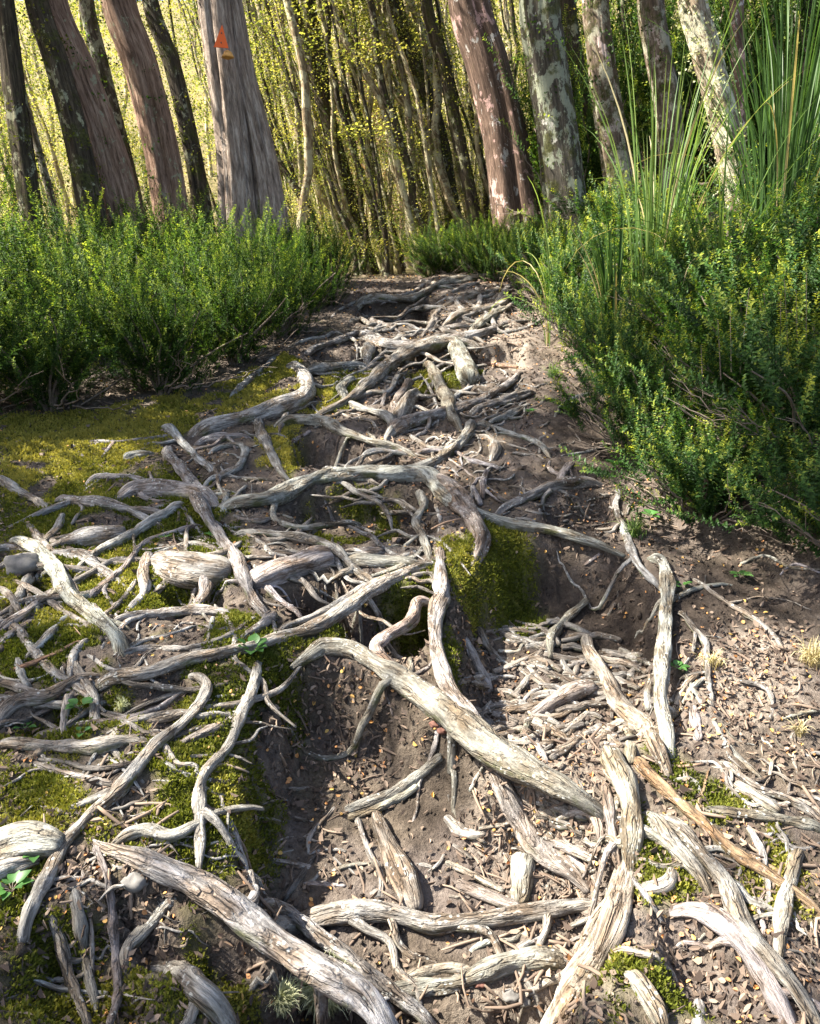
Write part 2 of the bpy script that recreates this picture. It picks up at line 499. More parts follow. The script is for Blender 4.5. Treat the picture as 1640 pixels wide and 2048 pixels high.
for pts, D, soft, fade in PITS:
    poly = ground_poly(pts)
    _pits.append((poly, D, soft, fade, poly[:, 1].min(), poly[:, 1].max()))
# banks that stand proud
MOUNDS = [
 ([(900,1040),(960,1052),(985,1085),(975,1130),(940,1150),(890,1130),(880,1080)], .045, .11),
 ([(860,560),(1010,550),(1040,600),(1020,650),(880,650)], .05, .1),
 ([(545,830),(560,705),(610,735),(620,790),(590,830)], .05, .06),
 ([(930,700),(1060,680),(1075,720),(940,735)], .03, .05),
]
_mounds = [(ground_poly(p), a, w) for p, a, w in MOUNDS]

def ground_smooth(X, Y):
    X = np.asarray(X, float); Y = np.asarray(Y, float)
    z = base_h(X, Y)
    wx = X + 0.03 * vnoise(X * 7, Y * 7, seed=3) + 0.015 * vnoise(X * 23, Y * 23, seed=4) + .011 * vnoise(X * 70, Y * 70, seed=7)
    wy = Y + 0.03 * vnoise(X * 7, Y * 7, seed=5) + 0.015 * vnoise(X * 23, Y * 23, seed=6) + .011 * vnoise(X * 70, Y * 70, seed=8)
    for poly, D, soft, fade, y0, y1 in _pits:
        m = (X > poly[:, 0].min() - .3) & (X < poly[:, 0].max() + .3) & (Y > y0 - .3) & (Y < y1 + .3)
        if not m.any(): continue
        s = sdf(poly, wx[m], wy[m])
        w = sstep(soft, -soft, s)
        if fade > 0:
            w = w * sstep(y0, y0 + (y1 - y0) * fade, wy[m])
        z[m] -= D * w
    for poly, a, w in _mounds:
        m = (X > poly[:, 0].min() - .3) & (X < poly[:, 0].max() + .3) & (Y > poly[:, 1].min() - .3) & (Y < poly[:, 1].max() + .3)
        if m.any():
            z[m] += a * sstep(w, -w, sdf(poly, wx[m], wy[m]))
    return z

def ground_noise(X, Y):
    near = 1 - sstep(9, 14, Y)
    left = sstep(-0.15, -0.5, X) * (1 - sstep(3.0, 4.0, Y))
    z = near * (0.008 + 0.016 * left) * fbm(X * 4.3, Y * 4.3, None, 3, 31)
    z = z + (1 - near) * 0.12 * fbm(X * .6, Y * .6, None, 3, 51)
    return z

def ground_h(X, Y):
    X = np.atleast_1d(np.asarray(X, float)); Y = np.atleast_1d(np.asarray(Y, float))
    near = 1 - sstep(9, 14, Y)
    rough = .0065 * (1 + 1.2 * sstep(.2, .8, vnoise(X * 2.2, Y * 2.2, seed=47)))
    return (ground_smooth(X, Y) + ground_noise(X, Y) + near * rough * fbm(X * 17, Y * 17, None, 3, 41)
            + near * .0055 * vnoise(X * 75, Y * 75, seed=43))

def mat_h(X, Y):
    """the root mat as if the hollows were not there: roots bridge them at this level"""
    X = np.atleast_1d(np.asarray(X, float)); Y = np.atleast_1d(np.asarray(Y, float))
    z = base_h(X, Y) + ground_noise(X, Y)
    for poly, a, w in _mounds:
        m = (X > poly[:, 0].min() - .3) & (X < poly[:, 0].max() + .3) & (Y > poly[:, 1].min() - .3) & (Y < poly[:, 1].max() + .3)
        if m.any():
            z[m] += a * sstep(w, -w, sdf(poly, X[m], Y[m]))
    return z

def bed_h(X, Y):
    X = np.atleast_1d(np.asarray(X, float)); Y = np.atleast_1d(np.asarray(Y, float))
    return ground_smooth(X, Y) + ground_noise(X, Y)

def ground1(x, y):
    return float(ground_h(np.array([x]), np.array([y]))[0])

def at_ground(px, py, off=0.0, H=ground_h):
    return hit(px, py, H, off)

# ------------------------------------------------------------------ where moss and worn dry soil lie
def blob_mask(polys, X, Y, soft, H=base_h):
    m = np.zeros(X.shape)
    for pts in polys:
        poly = ground_poly(pts, H)
        k = (X > poly[:, 0].min() - .3) & (X < poly[:, 0].max() + .3) & (Y > poly[:, 1].min() - .3) & (Y < poly[:, 1].max() + .3)
        if k.any():
            m[k] = np.maximum(m[k], sstep(soft, -soft, sdf(poly, X[k], Y[k])))
    return m

MOSS_FULL = [
 [(60,1540),(210,1620),(190,1800),(90,1770)],
 [(370,1850),(520,1950),(560,2048),(340,2048)],
 [(225,1890),(300,1870),(310,1990),(235,2010)],
 [(420,1290),(560,1300),(540,1420),(470,1420)],
 [(100,1130),(180,1180),(250,1290),(160,1290),(100,1200)],
 [(180,1400),(360,1370),(340,1460),(160,1480)],
 [(0,840),(300,800),(560,730),(470,830),(340,880),(230,960),(100,990),(0,1020)],
 [(880,1095),(930,1100),(985,1090),(985,1170),(935,1200),(900,1270),(930,1370),(905,1385),(872,1240)],
 [(950,1045),(1045,1050),(1100,1100),(1090,1160),(1010,1180),(960,1120)],
 [(600,1000),(700,978),(800,985),(790,1040),(700,1085),(620,1050)],
 [(470,790),(560,715),(610,750),(600,800),(540,830),(480,835)],
 [(520,860),(600,850),(620,900),(570,950),(530,930)],
 [(1270,1590),(1330,1640),(1370,1720),(1380,1780),(1310,1790),(1270,1700)],
 [(1370,1560),(1470,1590),(1560,1690),(1600,1790),(1540,1830),(1480,1760),(1420,1660)],
 [(1190,1990),(1250,1900),(1310,1950),(1370,2048),(1180,2048)],
 [(1335,1480),(1370,1520),(1390,1580),(1345,1560)],
 [(330,1760),(430,1830),(480,1920),(400,1960),(330,1870)],
 [(0,1820),(110,1760),(150,1900),(60,2048),(0,2048)],
 [(480,1500),(560,1560),(560,1650),(500,1700),(470,1600)],
 [(470,1180),(500,1170),(530,1240),(490,1300),(440,1290)],
 [(590,1270),(660,1260),(640,1300),(560,1330),(500,1330),(520,1290)],
 [(770,1170),(870,1140),(860,1180),(790,1200)],
 [(810,720),(900,700),(960,740),(900,780),(820,760)],
]
MOSS_PART = [
 [(0,1020),(330,940),(440,1000),(480,1080),(540,1220),(600,1330),(560,1500),(470,1750),(300,1900),(0,2048)],
 [(560,820),(690,840),(700,780),(800,720),(760,700),(640,760)],
]
def moss_mask(X, Y):
    wx = X + 0.05 * vnoise(X * 9, Y * 9, seed=61); wy = Y + 0.05 * vnoise(X * 9, Y * 9, seed=62)
    a = blob_mask(MOSS_FULL, wx, wy, .05)
    b = blob_mask(MOSS_PART, wx, wy, .08)
    n = fbm(X * 6, Y * 6, None, 3, 71)
    m = np.maximum(a * sstep(-0.75, -0.2, n), b * sstep(-0.65, 0.0, n))
    return m

DRY = [
 [(960,1500),(1120,1420),(1290,1440),(1330,1520),(1240,1640),(1240,1900),(1120,2048),(700,2048),(640,1900),(980,1860),(1100,1700)],
 [(960,560),(1040,600),(1080,690),(1040,730),(960,740),(900,700),(880,620)],
 [(1400,1280),(1640,1220),(1640,1480),(1430,1480)],
 [(740,1100),(900,1060),(960,1060),(940,1090),(860,1110)],
]
HUMUS_SHADE = [   # dark humus on the right slope; shade of the hollows painted dark
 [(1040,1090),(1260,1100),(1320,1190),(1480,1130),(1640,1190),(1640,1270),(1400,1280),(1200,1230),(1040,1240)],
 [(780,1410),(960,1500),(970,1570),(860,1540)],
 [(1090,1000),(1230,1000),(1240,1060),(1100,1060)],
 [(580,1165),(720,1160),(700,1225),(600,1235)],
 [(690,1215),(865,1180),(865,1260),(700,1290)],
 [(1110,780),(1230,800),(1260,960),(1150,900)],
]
def dry_shade_mask(X, Y):
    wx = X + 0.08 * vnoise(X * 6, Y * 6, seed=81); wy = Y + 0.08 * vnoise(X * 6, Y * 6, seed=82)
    return blob_mask(DRY, wx, wy, .12) - blob_mask(HUMUS_SHADE, wx, wy, .07)

# ------------------------------------------------------------------ the ground: one sheet out to the horizon
def build_ground():
    def grow(a, step, end, f):
        out = []
        while a < end:
            step *= f; a += step; out.append(a)
        return out
    xr = grow(2.1, .014, 70, 1.12)
    xs = np.concatenate([-np.array(xr[::-1]), np.arange(-2.1, 2.1001, .012), xr])
    ys = [-6, -4, -2.5, -1.2, -.4, 0.1, 0.4, 0.6]
    y, st = 0.7, .008
    while y < 7.2:
        ys.append(y); st = .008 + (y - .7) * .0022; y += st
    ys = np.array(ys + grow(y, st, 110, 1.07))
    X, Y = np.meshgrid(xs, ys)
    Z = np.empty_like(X)
    Z[:] = ground_h(X.ravel(), Y.ravel()).reshape(X.shape)
    nx, ny = len(xs), len(ys)
    V = np.stack([X, Y, Z], -1).reshape(-1, 3)
    i = np.arange(ny - 1)[:, None] * nx; j = np.arange(nx - 1)[None, :]
    q = np.stack([i + j, i + j + 1, i + nx + j + 1, i + nx + j], -1).reshape(-1, 4)
    ms = moss_mask(V[:, 0], V[:, 1]); dr = dry_shade_mask(V[:, 0], V[:, 1])
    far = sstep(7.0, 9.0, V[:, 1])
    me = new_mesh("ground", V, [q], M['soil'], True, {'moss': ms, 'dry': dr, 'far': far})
    o = link("ground", me)
    tag(o, kind='structure')
    return V, q, ms, dr
# ------------------------------------------------------------------ roots, sticks and driftwood traced over the ground
# kind ; tint ; surface b(ridging) or g(round) ; lift ; widths in picture pixels ; path on the picture ; label
TINT = {'g': (.30, .29, .28), 'p': (.40, .395, .38), 't': (.35, .315, .275), 'd': (.20, .185, .17), 'b': (.36, .235, .15), 'r': (.20, .115, .08), 'm': (.35, .335, .31)}
KIND = {'R': ('exposed_root', 'root'), 'S': ('fallen_stick', 'stick'), 'D': ('driftwood_piece', 'dead wood'), 'K': ('broken_root_stub', 'root stub')}
ROOTS = """
R;p;b;.5;24,27,30,32;578,722 600,737 612,765 612,782 590,805 545,820 500,836 450,848 375,862;pale spotted root hooking round a mossy hump beside the left shrubs
R;m;b;.6;12,13;560,707 525,738 490,768 462,790;thin root slanting from the left shrubs over green moss to the terrace
R;g;b;.6;18,16,12;517,836 520,862 540,902 562,945 578,955;grey root dropping from the pale hooked root towards the long cross root
R;p;b;.6;16,15,13;326,847 350,870 380,900 408,926 428,940;short pale root, upper one of two parallel ones on the mossy terrace
R;p;b;1.1;20,22,22,20;328,892 350,925 375,955 395,985 402,1012 420,1040 440,1068 470,1114 490,1160 505,1200 530,1225 548,1232;long pale root running straight down the left mat from the terrace to a forked junction
R;p;g;.5;9,9,7;172,885 230,884 280,880 345,870;thin whitish root lying flat across the dry moss terrace
S;p;g;.6;8,6;230,884 215,900 205,915;little white side twig forking off the thin root on the moss terrace
S;p;g;.5;9,8;145,893 165,915;tiny white bleached stick standing alone on the moss terrace
K;p;g;.2;22,24,14;250,918 280,910 308,908;weathered pale lump of root half buried in the moss terrace
R;p;g;.5;12,14,8;170,968 200,955 260,955 305,965;whitish flat root along the lower edge of the moss terrace
R;m;b;.3;30,40,34;215,1003 280,981 375,985 440,1005;thick half buried grey log root left of the long cross root
R;m;b;.7;34,38,36,30,30,26,24,20,12;435,1005 500,1003 545,995 590,975 640,955 700,948 780,948 850,952 885,987 945,1022 1020,1049 1100,1062 1170,1082 1250,1106;very long smooth root crossing the whole path in the middle of the slope
R;p;b;.6;14,15,12;-10,950 30,977 65,997 100,1017;bleached root entering from the left edge at the foot of the moss terrace
R;m;b;.6;18,22,16;110,997 175,1007 260,1020 332,1027;grey root with dark underside lying below the half buried log root
R;m;b;.7;22,20,16,14;552,842 600,840 650,845 700,868 740,882 790,895 838,914;curving root above the bare grey earth face, left of the path centre
R;g;b;.9;14,18,17;685,800 725,817 770,832 785,852 765,880;dark grey root bending over above the bare earth face
R;t;b;.7;22,26,24,18,12;960,683 900,686 850,694 820,704 770,737 725,777 685,807 620,832;smooth tan root sweeping diagonally down from the upper step to the left
R;g;b;.6;16,15;712,752 685,775 684,788 692,800;short crooked root joining the tan diagonal root from above
R;g;b;.4;14,24,22,16;605,742 640,740 670,737 740,727;stout grey root below the upper step beside the mossy hump
R;m;b;.6;16,18,22,24,18,14;610,702 670,684 725,667 760,686 820,692 895,680 960,670 1005,648;wavy grey root forming the edge of the upper earth step
R;g;b;.3;22,18;740,688 735,726;short upright root under the edge of the upper earth step
R;d;g;.6;12,14,8;700,645 750,637 790,648 822,660;thin dark root lying on the ledge under the topmost step
R;d;g;.6;9,9,6;690,618 720,632 770,650 800,664;thin brown root at the shrub edge under the topmost step
R;g;b;.5;10,9;776,768 765,812;small upright root between the tan diagonal root and the broken stub
R;t;b;.5;14,14,16;825,757 795,800 780,832;light root running down to the dark bent root in the upper path
R;g;b;.6;7,6;845,752 815,768 790,792;thin curved rootlet lying on moss in the upper path
K;t;b;.4;24,30,26;835,785 815,800 800,838;knee shaped root bulging from the earth in the upper path
R;p;g;.6;9,12,12,10;415,907 450,892 485,890 487,920 460,945 420,960 405,985;thin pale root curling like a hook beside the long pale root
R;p;g;.6;8,8,7;445,945 480,957 545,960;thin pale rootlet between the hooked root and the long cross root
R;p;g;.6;11,12,12;440,975 455,997 445,1030;short pale crooked root crossing the end of the long cross root
R;m;b;.7;11,14,14,12,10;545,992 547,1015 555,1040 600,1055 660,1050 722,1043;looping root hanging below the long cross root over mossy earth
S;m;g;.7;7,10,6;555,902 590,882 622,862;pale forked stick leaning on the moss left of the bare earth face
R;p;g;.3;14,20,18;385,886 440,876 503,872;short thick bark covered root segment on the left mossy terrace
R;t;b;.4;14,18,18,18,14;710,609 750,596 820,596 885,569 940,560 1005,556;dusty root capping the topmost step of the path
R;t;b;.5;12,18,18;872,624 940,592 1012,577;second dusty root from the top of the path, worn smooth
R;t;b;.6;10,14,14;885,652 920,627 985,615 1022,592;rounded root below the two dusty ones at the top of the path
R;t;b;.5;14,18,16;938,668 975,637 1018,612;broad worn root running up to the shrubs at the top right of the path
R;m;b;.5;12,13;883,659 938,652;short pale root beneath the rounded roots near the top of the path
R;t;b;.5;9,12,10;845,672 868,640 880,608;upright root against the topmost earth wall
K;m;b;.5;22,30,30;905,684 925,720 943,764;broken whitish stump end standing on the step below the wavy root
R;t;b;.8;16,22,22,22,18,16;850,720 875,757 890,792 897,820 905,836 924,856;root with a pale bleached top coming down the middle of the upper path
S;b;g;.7;7,9,7;940,720 985,730 1037,734;brown straight stick lying on dust in the upper right path
R;m;b;.6;24,26,22,16,10;770,868 820,847 885,827 955,802 1005,777 1047,740;long root fanning up to the right in the upper path
R;m;b;.5;14,18,17,12;935,824 995,807 1040,792 1072,780;root next below the long fanning root, running to the right bank
R;m;b;.5;14,16,12;970,844 1015,832 1062,806;lowest of the three roots that fan out to the right bank
R;p;b;.8;11,10,10,8;955,842 1020,867 1070,882 1102,914;thin whitish root bowing down to the right below the fanning roots
R;m;b;.7;16,18,20,22,20;944,836 932,868 900,902 865,925 820,942 775,948;root curving down left from the fanning roots to the long cross root
R;g;b;.9;8,9,10,7;828,905 900,902 945,922 1002,936;thin grey root lying over the curved one, above the long cross root
R;t;g;.4;14,20,18;955,867 985,882 987,905 975,920;bent root knee sticking out of the dust right of the path centre
R;g;g;.6;14,13,11;976,936 968,962 963,988;short upright root piece under the bent knee
R;g;g;.6;22,24,22,22,16;1207,962 1145,967 1100,974 1060,993 985,1028;stout grey root reaching left out of the right bank
R;g;g;.6;16,14;1145,922 1113,968;side fork of the stout root at the right bank
R;p;g;.6;5,6,5;1120,912 1180,902 1222,884;thin white rootlet at the edge of the right shrubs
R;p;g;.7;6,9,8;1108,832 1130,806 1185,784;arched white rootlets at the foot of the right shrubs
S;g;g;.6;5,4;1138,852 1162,884;fine curved twig on dark earth beside the right shrubs
S;t;g;1.2;4,4,3;865,892 945,952 1032,1014;straight straw thin stick slanting across the middle of the path
R;t;b;.35;30,38,40,36,28;845,948 890,977 928,1020 945,1045 962,1080 945,1112;broad worn root rolling over the top of the mossy pillar
R;m;b;.8;13,16,16,14;836,977 850,1012 832,1040 842,1066 852,1094 864,1116;crooked root linking the long cross root to the junction above the mossy pillar
R;p;b;.9;22,30,28,28,26,34;20,1072 75,1099 115,1139 145,1194 190,1234 230,1274 245,1296;thick pale root slanting down from the left edge to the lower root mat
R;p;b;.6;10,18,18,16;143,1142 200,1099 260,1069 320,1034 370,1003;straight pale root rising to the right above the thick pale one
D;p;g;.3;30,38,30;100,1096 165,1077 247,1062;knobbly cracked stump of pale wood under the straight pale root
K;p;g;.4;16,17,10;88,1086 112,1058 127,1028;upright pale root piece beside the knobbly stump
R;m;b;.6;12,17,15,13,11;172,1204 210,1169 250,1134 285,1088 330,1071 402,1046;root running parallel below the straight pale root across green moss
R;p;b;.6;16,17,16,12;300,1100 288,1144 284,1190 246,1226;upright forked pale root in the middle of the left mat
S;g;g;.6;7,11,9;272,1160 250,1194 203,1236;thin grey root alongside the upright forked root
D;m;g;.0;50,72,70,60;300,1130 350,1143 400,1150 450,1150;bulky block of old root with cracked grey bark in the left mat
R;m;b;.6;24,22,18;398,1118 412,1155 405,1192 374,1220;smooth root draped over the right end of the bulky block
R;p;g;.4;10,14,12;330,1099 385,1090 442,1100;thin pale root lying on moss above the bulky block
D;m;b;.05;40,56,60,54;505,1166 560,1143 620,1124 668,1112;massive rounded root log with furrowed bark over a dark hollow
R;t;b;.3;34,30,22;690,1116 760,1126 848,1126;smooth root continuing right from the massive furrowed log
R;m;b;.8;13,18,18,16;465,1064 550,1069 640,1084 675,1104 710,1139 752,1166;root passing over the massive log and down to the double root
R;g;g;.6;11,14,12;705,1098 760,1101 803,1076;short upcurved root in the dark hollow right of the massive log
R;p;b;.8;9,12,10;487,1126 530,1169 565,1204 602,1230;thin straight root leaning across the left end of the massive log
R;m;b;.7;34,30,26,24,26,28,24,18;195,1350 280,1349 370,1324 450,1304 530,1284 625,1254 700,1211 750,1177 820,1142 872,1122;long double stranded root sweeping from the left mat up to the junction, lower strand
R;m;b;1.0;14,19,16;555,1259 650,1222 740,1172 800,1146;upper strand of the long double root
R;g;b;.5;12,20,20,12;218,1240 310,1229 400,1221 472,1226;stout dark grey root lying level below the upright forked root
R;m;b;.6;26,26,22,18;-10,1428 45,1399 95,1391 145,1364 205,1342;grey root bending in from the left edge to the long double root
R;p;b;.6;9,10,6;225,1314 280,1284 340,1269 397,1250;thin pale pointed root above the long double root
R;m;b;.6;12,13,11;230,1309 300,1296 375,1297 450,1274 512,1232;slim root running just above the long double root to the forked junction
R;m;b;.7;14,18,20;475,1279 525,1249 549,1222;short root leading down left from the forked junction
S;p;g;.7;8,10;415,1279 427,1234;small upright pale stick on moss left of the forked junction
R;p;g;.5;18,22,16;25,1224 45,1179 66,1142;short broad pale root at the left edge below a white stone
R;p;g;.6;16,16,10;-10,1263 55,1224 108,1178;pale root, upper one of the pair entering from the left edge
R;p;g;.6;14,16,9;-10,1290 40,1259 101,1212;pale crusty root, lower one of the pair entering from the left edge
R;p;g;.7;13,17,14;45,1319 95,1274 142,1228;pale root with a lichen crust on the moss below the thick pale root
S;r;g;1.3;9,12,6;-10,1352 75,1324 162,1282;smooth reddish brown fallen branch at the left edge
R;m;g;.6;13,16,14;32,1310 45,1354 62,1386;short crooked root under the reddish branch
R;m;g;.6;13,15,12;140,1356 147,1309 177,1272;short crooked root right of the reddish branch
R;m;b;1.0;26,24,28,22,22,20,22,20,16;45,1866 70,1796 100,1746 135,1681 180,1631 240,1576 310,1494 360,1449 400,1404 412,1369 380,1342;very long root climbing from the lower left corner and ending in a hook
R;m;b;.9;16,20,22,20,20,18,14;395,1743 402,1690 400,1636 400,1576 415,1540 455,1499 480,1439 505,1374 514,1316;long slender root dropping from the leafy seedling to the branch below
R;g;b;.6;10,17,14;482,1424 425,1459 353,1490;root leaning left from the slender dropping root
R;g;b;.5;10,16,14,8;145,1449 250,1439 320,1414 359,1384;upswept dark root in the left mat inside the hook of the very long root
R;m;b;.5;28,26,28,20,14;-10,1484 100,1494 200,1494 265,1479 308,1486;thick level root entering from the left edge below the clover
R;m;g;.5;16,18,12;62,1480 120,1459 165,1430 217,1398;root rising right from the thick level root
R;m;b;.8;13,15,14;125,1486 130,1424 136,1384;upright root crossing the thick level root
R;g;g;.6;10,14,11;318,1518 350,1540 400,1556 472,1571;blue grey root lying level under the long slender root
S;m;g;.6;6,7;398,1436 472,1424;thin pale stick on the earth left of the slender dropping root
S;m;g;.6;5,6;430,1394 470,1390;short thin stick beside the slender dropping root
R;t;b;.75;18,28,30,38,48,56,58,52,40;585,1324 625,1304 645,1294 700,1301 750,1331 820,1371 870,1406 920,1446 970,1491 1030,1526 1100,1560 1160,1590 1215,1606;thickest tan root slanting across the path as the edge of the litter step
R;t;b;.9;20,22,22,18,16;872,1200 836,1206 822,1240 790,1262 765,1280 753,1302 772,1327 822,1358 865,1392 905,1430;twisting root leaving the junction and lying along the thickest tan root
R;m;b;.95;16,22,26,22,26,28,30,32;878,1088 880,1134 886,1189 872,1216 870,1264 880,1324 905,1379 935,1419 965,1469 985,1500;root running down the front of the mossy pillar from the junction
R;t;g;.7;32,36,36,38,34,24;972,1510 1005,1576 1035,1631 1070,1686 1110,1723 1180,1766;curved root below the thickest tan root, ending in the worn path
S;t;g;.8;13,16,13;1176,1200 1130,1239 1102,1279 1102,1316;bent stick lying alone in the litter below the dark earth wall
R;t;g;.8;22,24,26,30,30,26;1167,1262 1175,1304 1205,1349 1235,1404 1280,1449 1310,1494 1338,1540;tan root curving down the right side of the litter step
R;g;b;.8;22,26,27,27,26,20;1298,1104 1330,1131 1336,1174 1330,1249 1325,1324 1327,1399 1335,1474 1343,1510;straight grey root standing like a kerb on the right of the path
R;g;b;.7;10,14,14,12;1235,975 1235,1024 1250,1064 1270,1119 1300,1154 1324,1176;slim wavy root coming down from the right shrubs to the grey kerb root
R;g;g;.6;9,9;1266,995 1254,1024;short wavy root beside the slim one under the right shrubs
R;g;g;.7;11,13,12,9;1360,1219 1385,1254 1412,1289 1415,1349 1420,1394 1428,1431;thin root winding down right of the grey kerb root
R;m;g;.7;7,12,13,8;1385,1154 1445,1199 1510,1239 1545,1269 1572,1308;thin root slanting down the dark slope under the right shrubs
S;p;g;.7;16,18,16;1385,1411 1392,1446 1398,1480;short pale cut stick right of the grey kerb root
R;g;g;.7;8,10,10,9;1370,1344 1390,1384 1420,1434 1460,1494 1502,1536 1530,1560;thin curving root on the right below the round leaved seedling
K;g;g;.6;16,20,16;1300,1354 1298,1390 1300,1421;short stub leaning on the grey kerb root
D;p;g;.5;11,22,22,12;932,1277 950,1324 968,1356 982,1381;smooth pale driftwood sliver at the foot of the mossy pillar
S;m;g;.6;14,13,9;956,1254 985,1304 1022,1336;stick lying beside the pale driftwood sliver
S;m;g;.6;8,9,8;995,1301 1035,1304 1046,1288;little hooked stick in the litter
D;t;g;.25;24,40,34;1066,1428 1140,1394 1190,1376;flat broad slab of worn wood in the litter step
D;t;g;.3;18,20,16;1070,1442 1105,1462 1142,1486;flat worn root below the broad slab in the litter step
S;t;g;.5;14,17,14;968,1461 1000,1456 1034,1452;worn root piece beside the foot of the mossy pillar root
S;m;g;.6;12,13,10;1143,1371 1175,1366 1205,1368;dark stick lying level above the broad slab
S;m;g;.8;9,11,8;1038,1481 1056,1450 1072,1416;stick leaning against the left end of the broad slab
S;m;g;.6;11,12,8;958,1441 972,1420 982,1402;short bent stick near the foot of the mossy pillar root
S;m;g;.6;10,11,8;1188,1319 1215,1312 1247,1309;level stick behind the tan curving root
S;m;g;.6;8,10,7;1238,1297 1270,1312 1304,1330;slanting stick between the tan curving root and the kerb root
K;t;g;.6;18,22,18;1256,1468 1262,1500 1264,1528;reddish brown broken end beside the tan curving root
R;t;g;.7;30,38,44,40,38,34,26;1238,1490 1226,1516 1250,1566 1262,1611 1257,1666 1258,1711 1264,1745;thick bare root twisting down the middle of the lower right path
R;t;g;.9;14,17,16,16;1214,1562 1220,1636 1230,1696 1247,1765;slim strand hugging the left of the twisting thick root
R;t;g;.75;38,44,52,62,70,76,86,92;1256,1672 1256,1730 1246,1786 1230,1846 1200,1911 1160,1976 1110,2052 1085,2090;big smooth root running out of the bottom of the picture
R;m;g;.8;20,36,40,38,38,38,34,34,26,12;500,1838 575,1852 650,1830 720,1820 790,1828 860,1846 895,1842 970,1832 1070,1820 1170,1808 1208,1798;root lying straight across the lower path like a stair
R;p;g;2.6;16,24,24,24,26,28;525,1801 575,1826 650,1881 725,1936 820,2010 880,2060;straight pale root crossing over the end of the big left root at the bottom
R;p;b;.9;18,24,40,56,54,56,60,64,66;180,1664 215,1691 280,1716 350,1746 425,1791 500,1846 575,1896 650,1946 725,1990 790,2050;big pale root slanting through the lower left with moss under it
R;m;b;1.2;20,24,22,20,16,10;215,1693 280,1661 340,1671 385,1651 435,1626 527,1611;knotty branch rising right from the top of the big pale root
R;m;g;.7;36,50,52,54;295,1921 350,1946 400,1986 465,2060;thick blunt root below the big pale one at the bottom
R;m;g;.7;20,26,28,22;347,1784 300,1846 255,1896 244,1955;slanting root stump in shade under the big pale root
S;g;g;1.0;13,14,18,18,16,14;190,1694 215,1746 225,1836 232,1906 235,1986 218,2050;long wavy upright root at the lower left
R;g;g;.9;14,22,20,18;145,1769 160,1836 170,1916 192,2015;straight upright root, middle one of the lower left bundle
S;g;g;1.2;6,9,6;165,1741 180,1836 188,1953;thinnest upright stick of the lower left bundle
R;g;g;1.0;10,20,22,22;95,1809 120,1876 140,1961 180,2050;leftmost upright root of the lower left bundle
S;p;g;1.6;8,10,8;65,1961 140,1981 217,1986;short white stick lying across the lower left bundle
D;p;g;.3;64,70,48;-30,1716 55,1692 122,1690;bulging white root mass at the left edge
D;p;g;.3;54,46,20;-30,1752 40,1730 80,1722;second white bulge below the root mass at the left edge
R;m;g;.8;22,32,34,34,36,36,34;1315,1619 1370,1666 1420,1731 1450,1776 1485,1846 1545,1916 1650,2046;long root sliding down to the lower right corner
R;m;g;.6;22,28,28,24;1285,1614 1320,1656 1370,1716 1417,1773;thick short root pressed against the long lower right root
R;m;g;.8;26,34,34,32,32,34;1340,1812 1420,1831 1470,1866 1520,1936 1555,1996 1600,2060;root arching out of the mud in the lower right
R;b;g;.9;18,22,24,22,22,22,22;1268,1506 1290,1536 1345,1591 1410,1651 1470,1706 1545,1751 1600,1791 1650,1836;long dark root with an orange sunlit upper end on the right
R;m;g;.7;12,18,18,18;1395,1616 1470,1626 1545,1636 1650,1654;level pale root over moss at the right edge
D;m;g;.5;18,22,18;1475,1566 1515,1594 1557,1622;short log piece among roots at the right edge
R;m;g;.6;12,16,14,14;1440,1518 1510,1571 1585,1601 1650,1645;root running to the right edge above the short log piece
R;m;g;.6;20,27,28,22;1600,1694 1585,1751 1570,1816 1560,1910;thick short root lying downhill near the right edge
R;g;g;.5;10,14,13,10;1495,1646 1520,1701 1535,1776 1535,1818;thin root in the moss left of the thick short one near the right edge
R;m;g;.5;30,36,36;1256,1938 1285,1976 1330,2050;stub of root in bright moss at the bottom right of the path
K;p;g;.5;22,30,30;1395,1998 1398,2024 1402,2060;pale sawn looking stub at the bottom edge
D;t;g;.45;28,38,48,46,32;748,1628 775,1690 800,1740 818,1790 826,1818;smooth flat plank of driftwood on the path floor
S;m;g;.6;14,22,22,19;688,1620 740,1604 800,1578 850,1540 882,1512;upper arm of the forked branch on the path floor
S;m;g;.6;12,16,10;696,1634 745,1620 800,1594 836,1570;lower arm of the forked branch on the path floor
S;m;g;.8;10,13,11;715,1636 740,1706 762,1751 762,1798;thin stick along the left side of the flat plank
S;m;g;.7;7,9,7;670,1616 622,1669 617,1708;thin bent stick left of the forked branch
S;d;g;.7;8,11,9;632,1709 600,1756 564,1803;dark stick leaning over the bank foot left of the plank
S;m;g;.6;12,13,10;545,1721 585,1727 624,1737;level stick at the foot of the left bank
S;p;g;.5;8,9,7;608,1766 650,1768 692,1772;short pale stick lying in earth left of the plank
S;m;g;.6;8,8,6;665,1742 700,1732 742,1726;thin stick touching the left edge of the plank
S;m;g;.7;17,20,18;888,1634 928,1665 972,1671;stubby curved stick in the shaded path floor
S;t;g;.6;8,9,8;958,1659 985,1652 1018,1649;thin light stick behind the stubby curved one
K;m;g;.6;30,32,30;1050,1714 1044,1762 1039,1808;thick short block of root standing behind the stair root
D;t;g;.5;24,27,22;913,1764 970,1786 1038,1813;flaking flat piece of wood behind the stair root
S;t;g;.4;10,13,11;893,1724 956,1756 1008,1783;thin buried root above the flaking flat piece
D;t;g;.5;20,26,22;1073,1664 1130,1691 1192,1723;short fat root among litter left of the twisting thick root
R;m;g;.6;14,17,14;1120,1694 1170,1736 1224,1778;root leading to the foot of the twisting thick root
R;t;g;.6;13,17,15;1128,1626 1188,1630 1207,1684;bent root beside the slim strand
S;t;g;.4;13,16,13;1058,1641 1120,1649 1182,1657;level root lying in sunlit litter
